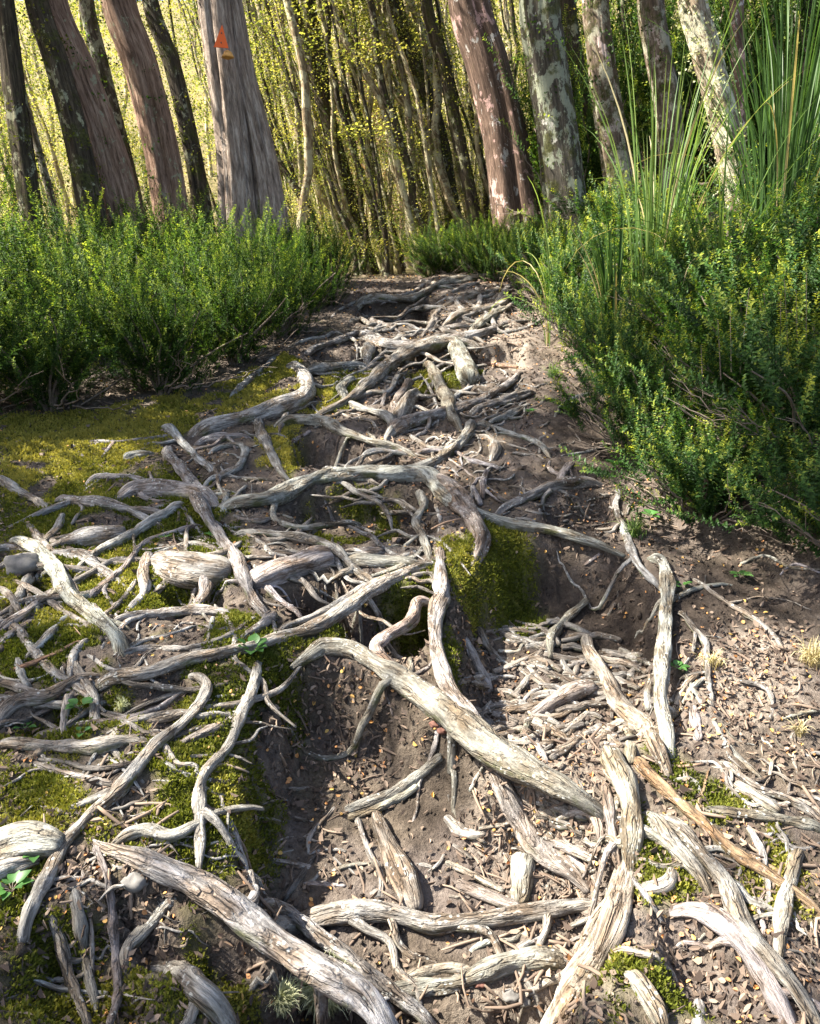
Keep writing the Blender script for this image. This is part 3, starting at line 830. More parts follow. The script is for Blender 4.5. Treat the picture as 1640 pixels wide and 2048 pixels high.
S;t;g;.5;11,13,11;1165,1679 1190,1690 1212,1703;small dark root end beside the slim strand
R;t;g;.15;20,26,24;800,1953 885,1938 958,1936;smooth tan root almost buried in the bottom of the path
R;m;g;.15;30,42,40,50,40,38;720,1994 820,1981 910,1971 970,1951 1030,1930 1145,1912;lumpy grey worn root almost buried along the bottom of the path
D;m;g;.5;10,14,10;1018,1908 1050,1888 1087,1875;little dark wood chip below the stair root
S;m;g;.9;10,12,9;1259,1750 1295,1796 1326,1850;thin stick hanging off the right of the big smooth root
K;t;g;.5;20,26,18;1285,1778 1328,1768 1343,1738;curved stub lying in moss right of the big smooth root
S;m;g;.6;10,12,9;1143,1853 1188,1833 1212,1812;thin root beside the right end of the stair root
S;m;g;.8;8,10,7;939,1583 952,1560 966,1534;short dark stick below the thickest tan root
S;m;g;.7;7,8,6;1168,1130 1188,1117 1206,1104;small stick on the dark earth wall
S;d;g;.7;6,7;1236,1182 1240,1220;tiny dark upright stick at the foot of the dark earth wall
S;m;g;.7;8,9;1216,1233 1232,1206;small stick in litter right of the bent stick
S;p;g;.9;5,6,5;1560,1150 1590,1128 1642,1146;white dead twig poking out of the right shrubs, upper one
S;p;g;.9;5,6,6,5;1480,1128 1530,1112 1580,1134 1640,1138;white dead twig poking out of the right shrubs, lower one
S;m;g;.7;6,9,8,6;1480,1360 1530,1376 1545,1410 1540,1440;angular twig on the sunlit slope at the right edge
S;m;g;.7;5,7,5;1560,1440 1600,1428 1645,1420;thin twig at the right edge on the sunlit slope
S;g;g;.7;9,9,6;940,1004 945,985 940,965;small upright root tip by the long cross root
S;g;g;.7;10,9,8;960,1010 950,985 945,972;upright stub of root leaning by the long cross root
S;p;g;.7;7,8,6;870,1010 880,1040 878,1065;pale little stick on the worn top of the mossy pillar
S;g;g;.7;6,7,6;650,1000 662,1030 668,1045;blue grey peg leaning under the long cross root
"""

def trace_root(pts, widths, surf, lift, tip=True):
    """picture path -> centre line and radii lying on the ground"""
    pts = np.array(pts, float)
    H = mat_h if surf == 'b' else bed_h
    w = np.interp(np.linspace(0, 1, len(pts)), np.linspace(0, 1, len(widths)), widths)
    out = []
    for (x, y), wi in zip(pts, w):
        y = min(y, 2250)
        p, t = hit(x, y, H)
        r = .5 * wi / FPX * t
        p, t = hit(x, y, H, lift * r)
        out.append([*p, .5 * wi / FPX * t])
    return np.array(out)

def build_roots():
    seed = 100
    for line in ROOTS.strip().splitlines():
        kd, tint, surf, lift, ws, path, label = [x.strip() for x in line.split(';')]
        pts = [tuple(map(float, p.split(','))) for p in path.split()]
        C = trace_root(pts, [float(a) for a in ws.split(',')], surf, float(lift))
        L = np.linalg.norm(np.diff(C[:, :3], axis=0), axis=1).sum()
        rm = C[:, 3].mean()
        n = int(np.clip(L / max(rm * .33, .005), 10, 300))
        S = catmull(C, n)
        seed += 1
        u = np.linspace(0, L, n)
        # slight wander, knots, tapering ends that dive into the earth
        for ax in range(3):
            S[:, ax] += rm * (.34 if ax < 2 else .15) * vnoise(u / (rm * 7), u * 0 + seed + ax * 9.1, seed=seed)
        S[:, 3] *= 1.12
        S[:, 3] *= 1 + .20 * vnoise(u / (rm * 5), u * 0 + seed, seed=seed + 3) + .11 * vnoise(u / (rm * 2.2), u * 0, seed=seed + 4)
        if kd == 'R':
            e = np.clip(np.minimum(u, L - u) / min(rm * 4, L * .25), 0, 1)
            S[:, 2] -= (1 - e) ** 2.2 * S[:, 3] * 1.5
            S[:, 3] *= .72 + .28 * e ** .6
        else:
            e2 = np.clip(np.minimum(u, L - u) / (rm * .8), 0, 1)
            S[:, 3] *= (.62 if kd != 'D' else .8) + (.38 if kd != 'D' else .2) * np.sqrt(e2)
        flat = .8 if kd == 'D' else .92
        sides = 28 if rm > .016 else (18 if rm > .008 else 11)
        V, q, t, bk = tube(S[:, :3], S[:, 3], sides, 12e-2 if rm > .012 else .07, random.choice([2, 3, 4]), .22, seed, True, flat, .10)
        name, cat = KIND[kd]
        o_ = S[len(S) // 2, :3].copy(); o_[2] -= rm
        mossy = 1.0 if (surf == 'b' or tint in 'pg') and kd == 'R' else 0.35
        me = new_mesh(name, V - o_, [q, t], M['root_bark'], True, {'bk': bk, 'mossy': np.full(len(V), mossy)})
        o = link(name, me); o.location = o_
        c = np.array(TINT[tint]) * (1 + .12 * RNG.standard_normal()) * (1 + .03 * RNG.standard_normal(3))
        o.color = (*c, 1)
        tag(o, label, cat, {'R': 'roots exposed over the path', 'S': 'sticks lying on the path', 'D': 'pieces of dead wood on the path', 'K': 'broken root stubs'}[kd])
        if kd == 'R' and L > .2:
            srng = np.random.default_rng(seed)
            T_, N_, B_ = frames(S[:, :3])
            for j in range(int(srng.integers(1, 4 if L < .8 else 6))):
                i = int(srng.uniform(.15, .85) * n); r0 = min(S[i, 3] * srng.uniform(.3, .55), .0105); ls = srng.uniform(.08, .34) * (.6 + L * .4)
                sg = srng.choice([-1, 1]); d = T_[i] * srng.choice([-1, 1]) * srng.uniform(.5, 1.0) + np.array([B_[i][0], B_[i][1], 0]) * sg * srng.uniform(.5, 1.0); d[2] = 0; d /= np.linalg.norm(d)
                w_ = np.linspace(0, 1, 18); sd_ = np.array([-d[1], d[0], 0])
                Q = S[i, :3] + np.outer(w_ * ls, d) + np.outer(np.sin(w_ * srng.uniform(2, 5)) * ls * srng.uniform(-.22, .22) + .05 * ls * vnoise(w_ * 5, w_ * 0 + seed, seed=j), sd_)
                zg = bed_h(Q[:, 0], Q[:, 1]) + r0 * .35
                k_ = sstep(0, .45, w_); Q[:, 2] = S[i, 2] * (1 - k_) + zg * k_ - sstep(.8, 1, w_) * r0 * 1.6
                Rr = r0 * (1.25 - .75 * w_) * (1 + .15 * vnoise(w_ * 8, w_ * 0, seed=seed + j))
                V, q, t, bk = tube(Q, Rr, 10, .08, 3, .2, seed * 7 + j, True, .9, .08)
                sm = link('side_root', new_mesh('side_root', V - o_, [q, t], M['root_bark'], True, {'bk': bk, 'mossy': np.full(len(V), mossy)}), o)
                sm.color = o.color
# ------------------------------------------------------------------ leaves and sprigs
def unit(v):
    return v / (np.linalg.norm(v, axis=-1, keepdims=True) + 1e-9)

def leaf_quads(P, D, U, L, W, fold=.12):
    """diamond leaves: base points P, directions D, normals U, lengths L, widths W -> verts (n*4,3), quads"""
    S = unit(np.cross(D, U))
    n = len(P); L = np.broadcast_to(L, n)[:, None]; W = np.broadcast_to(W, n)[:, None]
    mid = P + D * L * .48
    v = np.stack([P, mid + S * W * .5 + U * L * fold, P + D * L, mid - S * W * .5 + U * L * fold], 1).reshape(-1, 3)
    q = np.arange(n * 4).reshape(n, 4)
    return v, q

def rand_dirs(n, rng):
    return unit(rng.standard_normal((n, 3)))

def sprig(L, pairs, ll, lw, rng, bend=.25, spread=.75):
    """one upright twig clothed in small leaves, standing at the origin along +z"""
    t = np.linspace(.08, 1, pairs)
    az = rng.uniform(0, 6.28)
    b = np.array([math.cos(az), math.sin(az), 0])
    P = np.outer(t * L, [0, 0, 1]) + np.outer(bend * L * t ** 2, b)
    T = unit(np.gradient(P, axis=0))
    out_v, out_q, out_t, k = [], [], [], 0
    for s in (0, 1):
        a = np.arange(pairs) * 2.4 + s * math.pi + rng.uniform(-.3, .3, pairs)
        side = np.stack([np.cos(a), np.sin(a), np.zeros(pairs)], -1)
        D = unit(T * (1 - spread) + side * spread + rng.normal(0, .12, (pairs, 3)))
        U = unit(T - D * (T * D).sum(-1, keepdims=True))
        size = (1 - .45 * t) * rng.uniform(.75, 1.2, pairs)
        v, q = leaf_quads(P, D, U, ll * size, lw * size)
        out_v.append(v); out_q.append(q + k); k += len(v)
        out_t.append(np.repeat(np.clip(.24 + .52 * t ** 2.0 + rng.normal(0, .13, pairs), 0, 1), 4))
    return np.concatenate(out_v), np.concatenate(out_q), np.concatenate(out_t), P

def place(V, pos, zdir, scale, roll):
    z = zdir / np.linalg.norm(zdir)
    x = np.cross([0.3, 1, 0.2], z); x /= np.linalg.norm(x); y = np.cross(z, x)
    c, s = math.cos(roll), math.sin(roll)
    R = np.stack([x * c + y * s, y * c - x * s, z], 0)
    return V * scale @ R + pos

def make_shrub_meshes(seed, radius, height, n_sprigs, ll, lw, leaf_mat, lean=0.25, dead=8):
    rng = np.random.default_rng(seed)
    temps = [sprig(.26, 30, ll, lw, rng, rng.uniform(.0, .35)) for _ in range(8)]
    fol, wood = Bag(), Bag()
    # main stems
    n_st = 13
    stems = []
    for k in range(n_st):
        a = k / n_st * 6.283 + rng.uniform(-.3, .3); r = radius * rng.uniform(.35, 1.0); h = height * rng.uniform(.55, .95) * (1 - .25 * (r / radius) ** 2)
        P = np.array([[0, 0, -.03], [.25 * r * math.cos(a), .25 * r * math.sin(a), h * .35],
                      [.65 * r * math.cos(a + .2), .65 * r * math.sin(a + .2), h * .75], [r * math.cos(a), r * math.sin(a), h]])
        C = catmull(P, 12); stems.append(C)
        V, q, t, bk = tube(C, np.linspace(.009, .003, 12), 5, 0, 2, .1, k, False)
        wood.add(V, [q])
    for k in range(dead):
        a = rng.uniform(0, 6.283); r = radius * rng.uniform(.9, 1.25); h = height * rng.uniform(.1, .6)
        P = np.array([[.3 * r * math.cos(a), .3 * r * math.sin(a), .05], [.7 * r * math.cos(a + .15), .7 * r * math.sin(a + .15), h * .6], [r * math.cos(a), r * math.sin(a), h]])
        C = catmull(P, 12) + rng.normal(0, .006, (12, 3))
        V, q, t, bk = tube(C, np.linspace(.0055, .0018, 12), 4, 0, 2, .1, k, False)
        wood.add(V, [q])
        for j in range(3):
            i = rng.integers(5, 11); d = unit(C[i] - C[i - 2] + rng.normal(0, .02, 3)) * rng.uniform(.06, .15)
            V, q, t, bk = tube(np.linspace(C[i], C[i] + d, 4), np.linspace(.002, .0008, 4), 3, 0, 2, 0, k, False)
            wood.add(V, [q])
    for k in range(n_sprigs):
        C = stems[rng.integers(n_st)]; u = rng.uniform(.14, 1.0) ** .8; i = min(int(u * 11), 11)
        pos = C[i] + rng.normal(0, .075, 3) * np.array([1, 1, .8]) * radius / .45
        pos[2] = max(pos[2], .02)
        out = np.array([pos[0], pos[1], 0]) / radius
        zd = np.array([0, 0, .85]) + out * (lean + .9 * (1 - pos[2] / height)) + rng.normal(0, .34, 3)
        V, q, t, P = temps[rng.integers(len(temps))]
        sc = rng.uniform(.55, 1.15) * (.85 + .3 * u)
        hgt = np.clip(pos[2] / height, 0, 1.2)
        fol.add(place(V, pos, zd, sc, rng.uniform(0, 6.28)), [q], tint=np.clip(t * .95 + rng.normal(0, .08) + .22 * (rng.random() < .12), 0, 1))
        Pt = place(np.array([[0, 0, 0], [0, 0, .13], [0, 0, .25]]), pos, zd, sc, 0)
        V, q2, t2, bk = tube(Pt, np.array([.0018, .0013, .0007]), 3, 0, 2, 0, k, False)
        fol.add(V, [q2], tint=np.full(len(V), .08))
    return wood.mesh("stems", M['stem_wood']), fol.mesh("foliage", M[leaf_mat], False)

SHRUBS_LEFT = [
 (-2.28,3.78,.52,.60,'dark leafy shrub cut by the left edge, overhanging the moss terrace'),
 (-1.78,3.93,.50,.60,'shrub above the mossy terrace with a long arching bare branch'),
 (-1.30,4.16,.46,.58,'fine leaved green shrub above the pale hooked root'),
 (-1.02,4.62,.42,.60,'shrub standing behind the thin slanting root by the mossy hump'),
 (-0.82,5.18,.36,.58,'dense shrub beside the upper steps of the path'),
 (-0.66,5.95,.30,.50,'last dark shrub of the left row where the path reaches its crest'),
 (-2.55,4.60,.55,.72,'tall sunlit shrub at the left edge before the dark mossy trunk'),
 (-2.00,4.75,.50,.72,'shrub with pale sunlit tips before the large reddish brown trunk'),
 (-1.52,5.00,.48,.68,'green shrub before the lichen flecked brown trunk'),
 (-1.15,5.50,.46,.62,'shrub hiding the foot of the tree with the orange marker'),
 (-0.90,6.15,.40,.55,'shrub right of the foot of the tree with the orange marker'),
 (-2.95,5.30,.55,.75,'back row shrub at the far left among the trunks'),
 (-2.30,5.55,.52,.72,'back row shrub at the foot of the reddish brown trunk'),
 (-1.75,5.95,.50,.66,'back row shrub between the brown trunk and the marked tree'),
]
SHRUBS_RIGHT = [
 (1.42,2.42,.32,.36,'lowest shrub at the right edge, above the white dead twigs'),
 (1.08,2.80,.32,.38,'lowest small leaved shrub of the right bank, overhanging dark soil'),
 (1.45,2.85,.40,.50,'shrub at the right edge with upright bright yellow green shoots'),
 (0.99,3.30,.30,.42,'shrub whose arching stems hang over the path edge on the right'),
 (1.36,3.35,.40,.52,'full dark green shrub in the middle of the right bank'),
 (1.80,3.30,.42,.58,'tall dark shrub at the right edge below the sedge'),
 (1.02,3.95,.30,.44,'shrub on the right bank above the arched white rootlets'),
 (1.42,3.95,.38,.50,'shrub behind the full dark green one on the right bank'),
 (1.85,3.95,.42,.52,'shrub in front of the dark clump of sedge'),
 (1.02,4.60,.30,.44,'twiggy shrub overhanging the dusty upper path on the right'),
 (1.42,4.60,.38,.48,'shrub in front of the bright tuft of sedge'),
 (1.05,5.25,.32,.50,'sunlit yellow green shrub at the right of the path crest'),
 (1.50,5.30,.40,.48,'sunlit shrub left of the bright tuft of sedge'),
 (0.98,5.95,.30,.50,'bright shrub at the foot of the pink lichened trunk'),
 (1.50,6.05,.40,.48,'shrub at the foot of the grey lichened trunk'),
 (2.30,4.80,.45,.55,'shrub behind the dark clump of sedge at the right edge'),
]
SHRUBS_FAR = [
 (0.72,6.75,.30,.44,'dark shrub growing on the path crest before the pink lichened trunk'),
 (0.62,7.35,.34,.42,'small dark shrub just over the path crest on the right'),
 (0.28,7.6,.42,.42,'low sunlit shrub behind the path crest'),
 (0.95,7.2,.36,.48,'dark shrub between the crest and the pink lichened trunk'),
]

SHRUBS_TALL = [
 (1.55,7.6,.7,1.5,'tall dark understorey shrub between the pink and the grey lichened trunks'),
 (2.35,7.4,.8,1.7,'tall understorey shrub behind the pale pink spotted trunk'),
 (3.1,7.2,.8,1.8,'tall dark understorey shrub behind the sunlit cream lichened trunk'),
 (3.9,7.6,.9,2.0,'tall understorey shrub at the right edge behind the dark sedge'),
 (2.7,9.0,.9,2.4,'tallest understorey shrub far back on the right'),
 (4.6,9.6,1.0,2.4,'tall understorey shrub far back at the right edge'),
 (1.75,9.4,.8,2.1,'understorey shrub far back behind the grey lichened trunk'),
 (-3.6,6.6,.7,1.2,'tall shrub at the left edge behind the dark mossy trunk'),
]
def build_shrubs():
    left = [make_shrub_meshes(11 + k, .5, .65, 430, .027, .0115, 'shrub_leaf', .2, 9) for k in range(4)]
    right = [make_shrub_meshes(31 + k, .45, .55, 400, .030, .015, 'shrub_leaf_glossy', .35, 26) for k in range(4)]
    rng = np.random.default_rng(5)
    for name, cat, group, lst, var, r0, h0 in (
        ('leafy_shrub', 'shrub', 'shrubs along the left of the path', SHRUBS_LEFT, left, .5, .65),
        ('arching_shrub', 'shrub', 'shrubs on the right bank', SHRUBS_RIGHT, right, .45, .55),
        ('small_shrub', 'shrub', 'shrubs beyond the path crest', SHRUBS_FAR, left, .5, .65),
        ('tall_shrub', 'shrub', 'tall understorey shrubs behind the trunks', SHRUBS_TALL, left, .5, .65)):
        for k, (x, y, r, h, label) in enumerate(lst):
            o = empty(name, (x, y, ground1(x, y) - .02), rng.uniform(0, 6.28))
            o.scale = (r / r0, r / r0, h / h0)
            tag(o, label, cat, group)
            w, f = var[k % 4]
            link('stems', w, o); link('foliage', f, o)
            if 'yellow green shoots' in label: add_shoots(o)

def add_shoots(o):
    """tall pale new shoots standing out of one shrub"""
    rng = np.random.default_rng(64)
    o.rotation_euler = (0, 0, 0); sc = np.array(o.scale); loc = np.array(o.location)
    for px, py, top, Y in [(1440,720,640,3.0),(1462,700,610,2.95),(1486,690,575,3.05),(1560,760,600,2.9),(1578,740,555,2.9),(1596,770,580,2.85),(1612,750,545,2.95),(1630,790,640,2.85),(1405,760,690,3.0),(1540,720,590,3.0)]:
        b = at_depth(px, py, Y); e = at_depth(px + rng.normal(0, 8), top, Y); L = np.linalg.norm(e - b)
        V, q, t, P = sprig(L, int(L / .0075), .020, .0085, rng, .08, .9)
        fol = Bag(); st = Bag(); fol.add((place(V, b, unit(e - b), 1.0, rng.uniform(0, 6)) - loc) / sc, [q], tint=np.clip(t * .3 + .72, 0, 1))
        V, q, t, bk = tube((np.linspace(b - (e - b) * .5, e, 6) - loc) / sc, np.linspace(.003, .001, 6), 4, 0, 2, 0, 1, False)
        st.add(V, [q])
        sh = link('new_shoot', fol.mesh('new_shoot', M['shrub_leaf_glossy'], False), o)
        link('stem', st.mesh('stem', M['stem_wood']), sh)

# ------------------------------------------------------------------ sedges
def blade(P0, az, L, arch, W, seg=10, twist=0.0):
    t = np.linspace(0, 1, seg)
    ang = arch * t ** 1.6                        # leaning over with height
    ds = L / (seg - 1)
    hx = np.concatenate([[0], np.cumsum(np.sin(ang[1:]) * ds)]); hz = np.concatenate([[0], np.cumsum(np.cos(ang[1:]) * ds)])
    d = np.array([math.cos(az), math.sin(az), 0]); s = np.array([-math.sin(az + twist), math.cos(az + twist), 0])
    C = P0 + np.outer(hx, d) + np.outer(hz, [0, 0, 1])
    w = W * np.minimum(1, (1 - t) * 3.2) ** .8 * (.6 + .4 * np.minimum(1, t * 5)) + .0006
    nrm = np.cross(np.gradient(C, axis=0), s); nrm /= np.linalg.norm(nrm, axis=1)[:, None]
    V = np.stack([C - np.outer(w, s) / 2, C - nrm * w[:, None] * .25, C + np.outer(w, s) / 2], 1).reshape(-1, 3)
    i = np.arange(seg - 1)[:, None] * 3
    q = np.concatenate([i + [[0, 1, 4, 3]], i + [[1, 2, 5, 4]]])
    return V, q, np.repeat(t, 3)

def build_sedge(px, py, Y, n, L, arch, W, label, seed, spread=.14, straw=10, bias=None, tint=0.4):
    rng = np.random.default_rng(seed)
    p = at_depth(px, py, Y); x, y = p[0], p[1]
    o = empty('sedge_clump', (x, y, ground1(x, y) - .02))
    tag(o, label, 'sedge', 'clumps of sedge on the right bank')
    for nm, cnt, mat in (('leaf_blades', n, 'sedge_leaf'), ('dead_blades', straw, 'sedge_straw')):
        b = Bag()
        for k in range(cnt):
            az = rng.uniform(0, 6.283) if bias is None else bias + rng.normal(0, .8)
            r = spread * math.sqrt(rng.random())
            P0 = np.array([r * math.cos(az), r * math.sin(az), 0])
            ar = abs(rng.normal(arch, arch * .55)) + .05
            if nm == 'dead_blades': ar = ar * 1.6 + .4
            V, q, t = blade(P0, az, L * rng.uniform(.55, 1.1), min(ar, 2.6), W * rng.uniform(.7, 1.2), 12, rng.uniform(-.6, .6))
            b.add(V, [q], tint=np.clip(tint - .15 + .35 * t * rng.random() + rng.normal(0, .1), 0, 1))
        link(nm, b.mesh(nm, M[mat], True), o)

def build_sedges():
    build_sedge(1560, 470, 4.6, 150, 1.65, .55, .0095, 'big dark green clump of sedge at the right edge before a grey trunk', 1, .20, 16, None, .30)
    build_sedge(1310, 500, 4.3, 64, 1.55, .45, .009, 'bright sunlit tuft of sedge with long upright blades', 2, .12, 7, None, .66)
    build_sedge(1240, 490, 4.2, 30, .85, .30, .013, 'short dark tuft of sedge leaning left, in front of the grey lichened trunk', 3, .06, 4, 2.6, .2)
    build_sedge(1110, 470, 5.0, 4, 1.1, 1.3, .010, 'few arching blades of sedge bending left over the path crest', 4, .05, 2, 3.1, .7)
    build_sedge(1440, 540, 4.0, 44, 1.15, 1.0, .009, 'loose spray of sedge between the two big clumps', 5, .12, 10, None, .6)

# ------------------------------------------------------------------ trees
def trunk_mesh(name, C, R, mat, seed, sides=36, lobes=5, ridge=.06, rough=.10, clefts=(), flare=0.0, flare_h=.4, fine=.05):
    C = np.asarray(C, float); n = len(C)
    L = np.concatenate([[0], np.cumsum(np.linalg.norm(np.diff(C, axis=0), axis=1))])
    T = np.gradient(C, axis=0); T /= np.linalg.norm(T, axis=1)[:, None]
    N = np.array([0, -1.0, 0]) - T * (-T[:, 1])[:, None]; N /= np.linalg.norm(N, axis=1)[:, None]
    B = np.cross(T, N)
    th = np.linspace(-np.pi, np.pi, sides, endpoint=False)
    TH, LL = np.meshgrid(th, L)
    cx, sy = np.cos(TH), np.sin(TH)
    R = np.asarray(R, float)
    fl = np.exp(-LL / flare_h)
    d = ridge * np.sin(lobes * TH + seed + LL * .35 + 1.2 * vnoise(LL * .8, LL * 0, seed=seed)) * (1 + 2.0 * flare * fl)
    d = d + rough * fbm(cx * 1.6 + seed, sy * 1.6, LL * .9, 3, seed)
    d = d + fine * fbm(cx * 7 + seed, sy * 7, LL * 1.6, 2, seed + 5) + flare * fl
    for t0, wd, dep, l0, l1 in clefts:
        dt = (TH - t0 + .12 * np.sin(LL * 2.0) + np.pi) % (2 * np.pi) - np.pi
        d = d - dep * np.exp(-(dt / wd) ** 2) * sstep(l0 - .25, l0 + .1, LL) * (1 - sstep(l1 - .3, l1 + .3, LL))
    rad = R[:, None] * (1 + d)
    V = (C[:, None] + N[:, None] * (rad * cx)[..., None] + B[:, None] * (rad * sy)[..., None]).reshape(-1, 3)
    rm = R.mean()
    bk = np.stack([cx * rm, sy * rm, LL], -1).reshape(-1, 3) + np.array([seed * .37 % 9, seed * .71 % 7, seed * .93 % 11])
    i = np.arange(n - 1)[:, None] * sides; j = np.arange(sides)[None, :]; j2 = (j + 1) % sides
    q = np.stack([i + j, i + j2, i + sides + j2, i + sides + j], -1).reshape(-1, 4)
    return new_mesh(name, V, [q], M[mat], True, {'bk': bk})

def leaf_cloud(centres, per, radius, ll, lw, rng, flat=.6, tint=(.5, .22)):
    """sprays of leaves about the given centres; returns verts, quads, tint"""
    n = len(centres) * per
    c = np.repeat(centres, per, 0)
    off = rng.standard_normal((n, 3)) * radius * np.array([1, 1, flat]) * .6
    D = unit(off + rng.standard_normal((n, 3)) * radius * .8)
    U = unit(np.array([0, 0, 1.0]) + rng.standard_normal((n, 3)) * .65)
    U = unit(U - D * (U * D).sum(-1, keepdims=True))
    s = rng.uniform(.65, 1.3, n)
    v, q = leaf_quads(c + off, D, U, ll * s, lw * s, .06)
    base = np.repeat(rng.normal(tint[0], tint[1], len(centres)), per)
    return v, q, np.repeat(np.clip(base + rng.normal(0, .1, n), 0, 1), 4)

# label ; base px, py, distance ; leaning through (px, py) points ; widths base -> top (px) ; bark ; options
MAIN_TREES = [
 ('dark mossy trunk cut by the left edge', 70,480,5.9, [(38,250),(6,0)], 46,38, 'bark_dark', {}),
 ('slim pale trunk near the left edge', 125,480,6.1, [(85,330),(48,200),(0,60)], 15,12, 'bark_pale', {}),
 ('dark trunk thick with moss, left of the reddish brown one', 190,450,6.0, [(150,260),(112,120),(74,0)], 58,40, 'bark_dark', {}),
 ('large reddish brown trunk with peeling bark', 252,470,6.3, [(205,290),(152,140),(98,0)], 92,68, 'bark_brown', {'flare': .25}),
 ('thin lichened trunk right of the reddish brown one', 280,450,7.0, [(242,290),(203,130),(172,0)], 34,28, 'bark_lichen', {}),
 ('brown trunk flecked with lichen leaves and a dark split', 352,470,6.7, [(322,290),(282,130),(236,0)], 72,60, 'bark_brown', {'clefts': [(.25, .16, .35, 1.0, 1.7)], 'flare': .12}),
 ('blackish mossy trunk left of the marked tree', 415,480,7.0, [(382,290),(344,130),(300,0)], 40,28, 'bark_dark', {}),
 ('thick grey split trunk carrying the orange triangle marker', 486,520,7.0, [(472,320),(449,140),(430,0)], 84,58, 'bark_grey', {'flare': .16, 'lobe': (556,520,[(526,320),(486,140),(464,0)],86,34), 'clefts': [ (-.75, .12, .45, .55, 1.15), (.85, .09, .40, .95, 1.4), (-.35, .07, .25, 1.0, 4)], 'lobes': 4, 'ridge': .08}),
 ('dark trunk right of the marked tree, left one of a close pair', 700,430,9.0, [(650,230),(612,100),(585,0)], 28,22, 'bark_dark', {}),
 ('dark trunk right of the marked tree, right one of a close pair', 712,430,9.3, [(655,220),(640,120),(618,0)], 28,24, 'bark_dark', {}),
 ('mossy trunk in mid view, left of the pink lichened one', 908,440,8.6, [(882,280),(834,130),(786,0)], 30,26, 'bark_dark', {}),
 ('second mossy trunk just left of the pink lichened one', 948,420,8.2, [(918,280),(886,130),(852,0)], 26,24, 'bark_dark', {}),
 ('thick trunk streaked with pink and white lichen', 1034,430,7.6, [(1010,270),(974,125),(938,0)], 84,76, 'bark_pink', {'flare': .15, 'clefts': [(.1, .12, .25, .5, 3)]}),
 ('thick trunk crusted with grey green lichen and white patches', 1128,380,6.4, [(1113,260),(1092,120),(1078,0)], 86,70, 'bark_lichen', {'flare': .12}),
 ('pale trunk with a pink spot behind the arching blades', 1242,380,6.8, [(1220,250),(1201,120),(1190,0)], 58,46, 'bark_pale', {}),
 ('pale trunk behind the bright sedge', 1345,330,6.6, [(1335,210),(1315,100),(1300,0)], 50,46, 'bark_pale', {}),
 ('sunlit trunk fluffy with cream lichen between the sedges', 1480,400,5.4, [(1442,225),(1408,95),(1384,0)], 56,48, 'bark_cream', {'tuft': 1}),
 ('slender greyish pink trunk behind the dark sedge', 1478,300,6.4, [(1478,150),(1474,0)], 26,24, 'bark_pink', {}),
 ('dark trunk at the right edge behind the sedge', 1625,330,7.2, [(1615,150),(1600,0)], 60,50, 'bark_lichen', {}),
 ('dark trunk between the grey lichened and the pale pink spotted trunks', 1172,360,7.6, [(1160,230),(1142,110),(1128,0)], 50,40, 'bark_dark', {}),
]

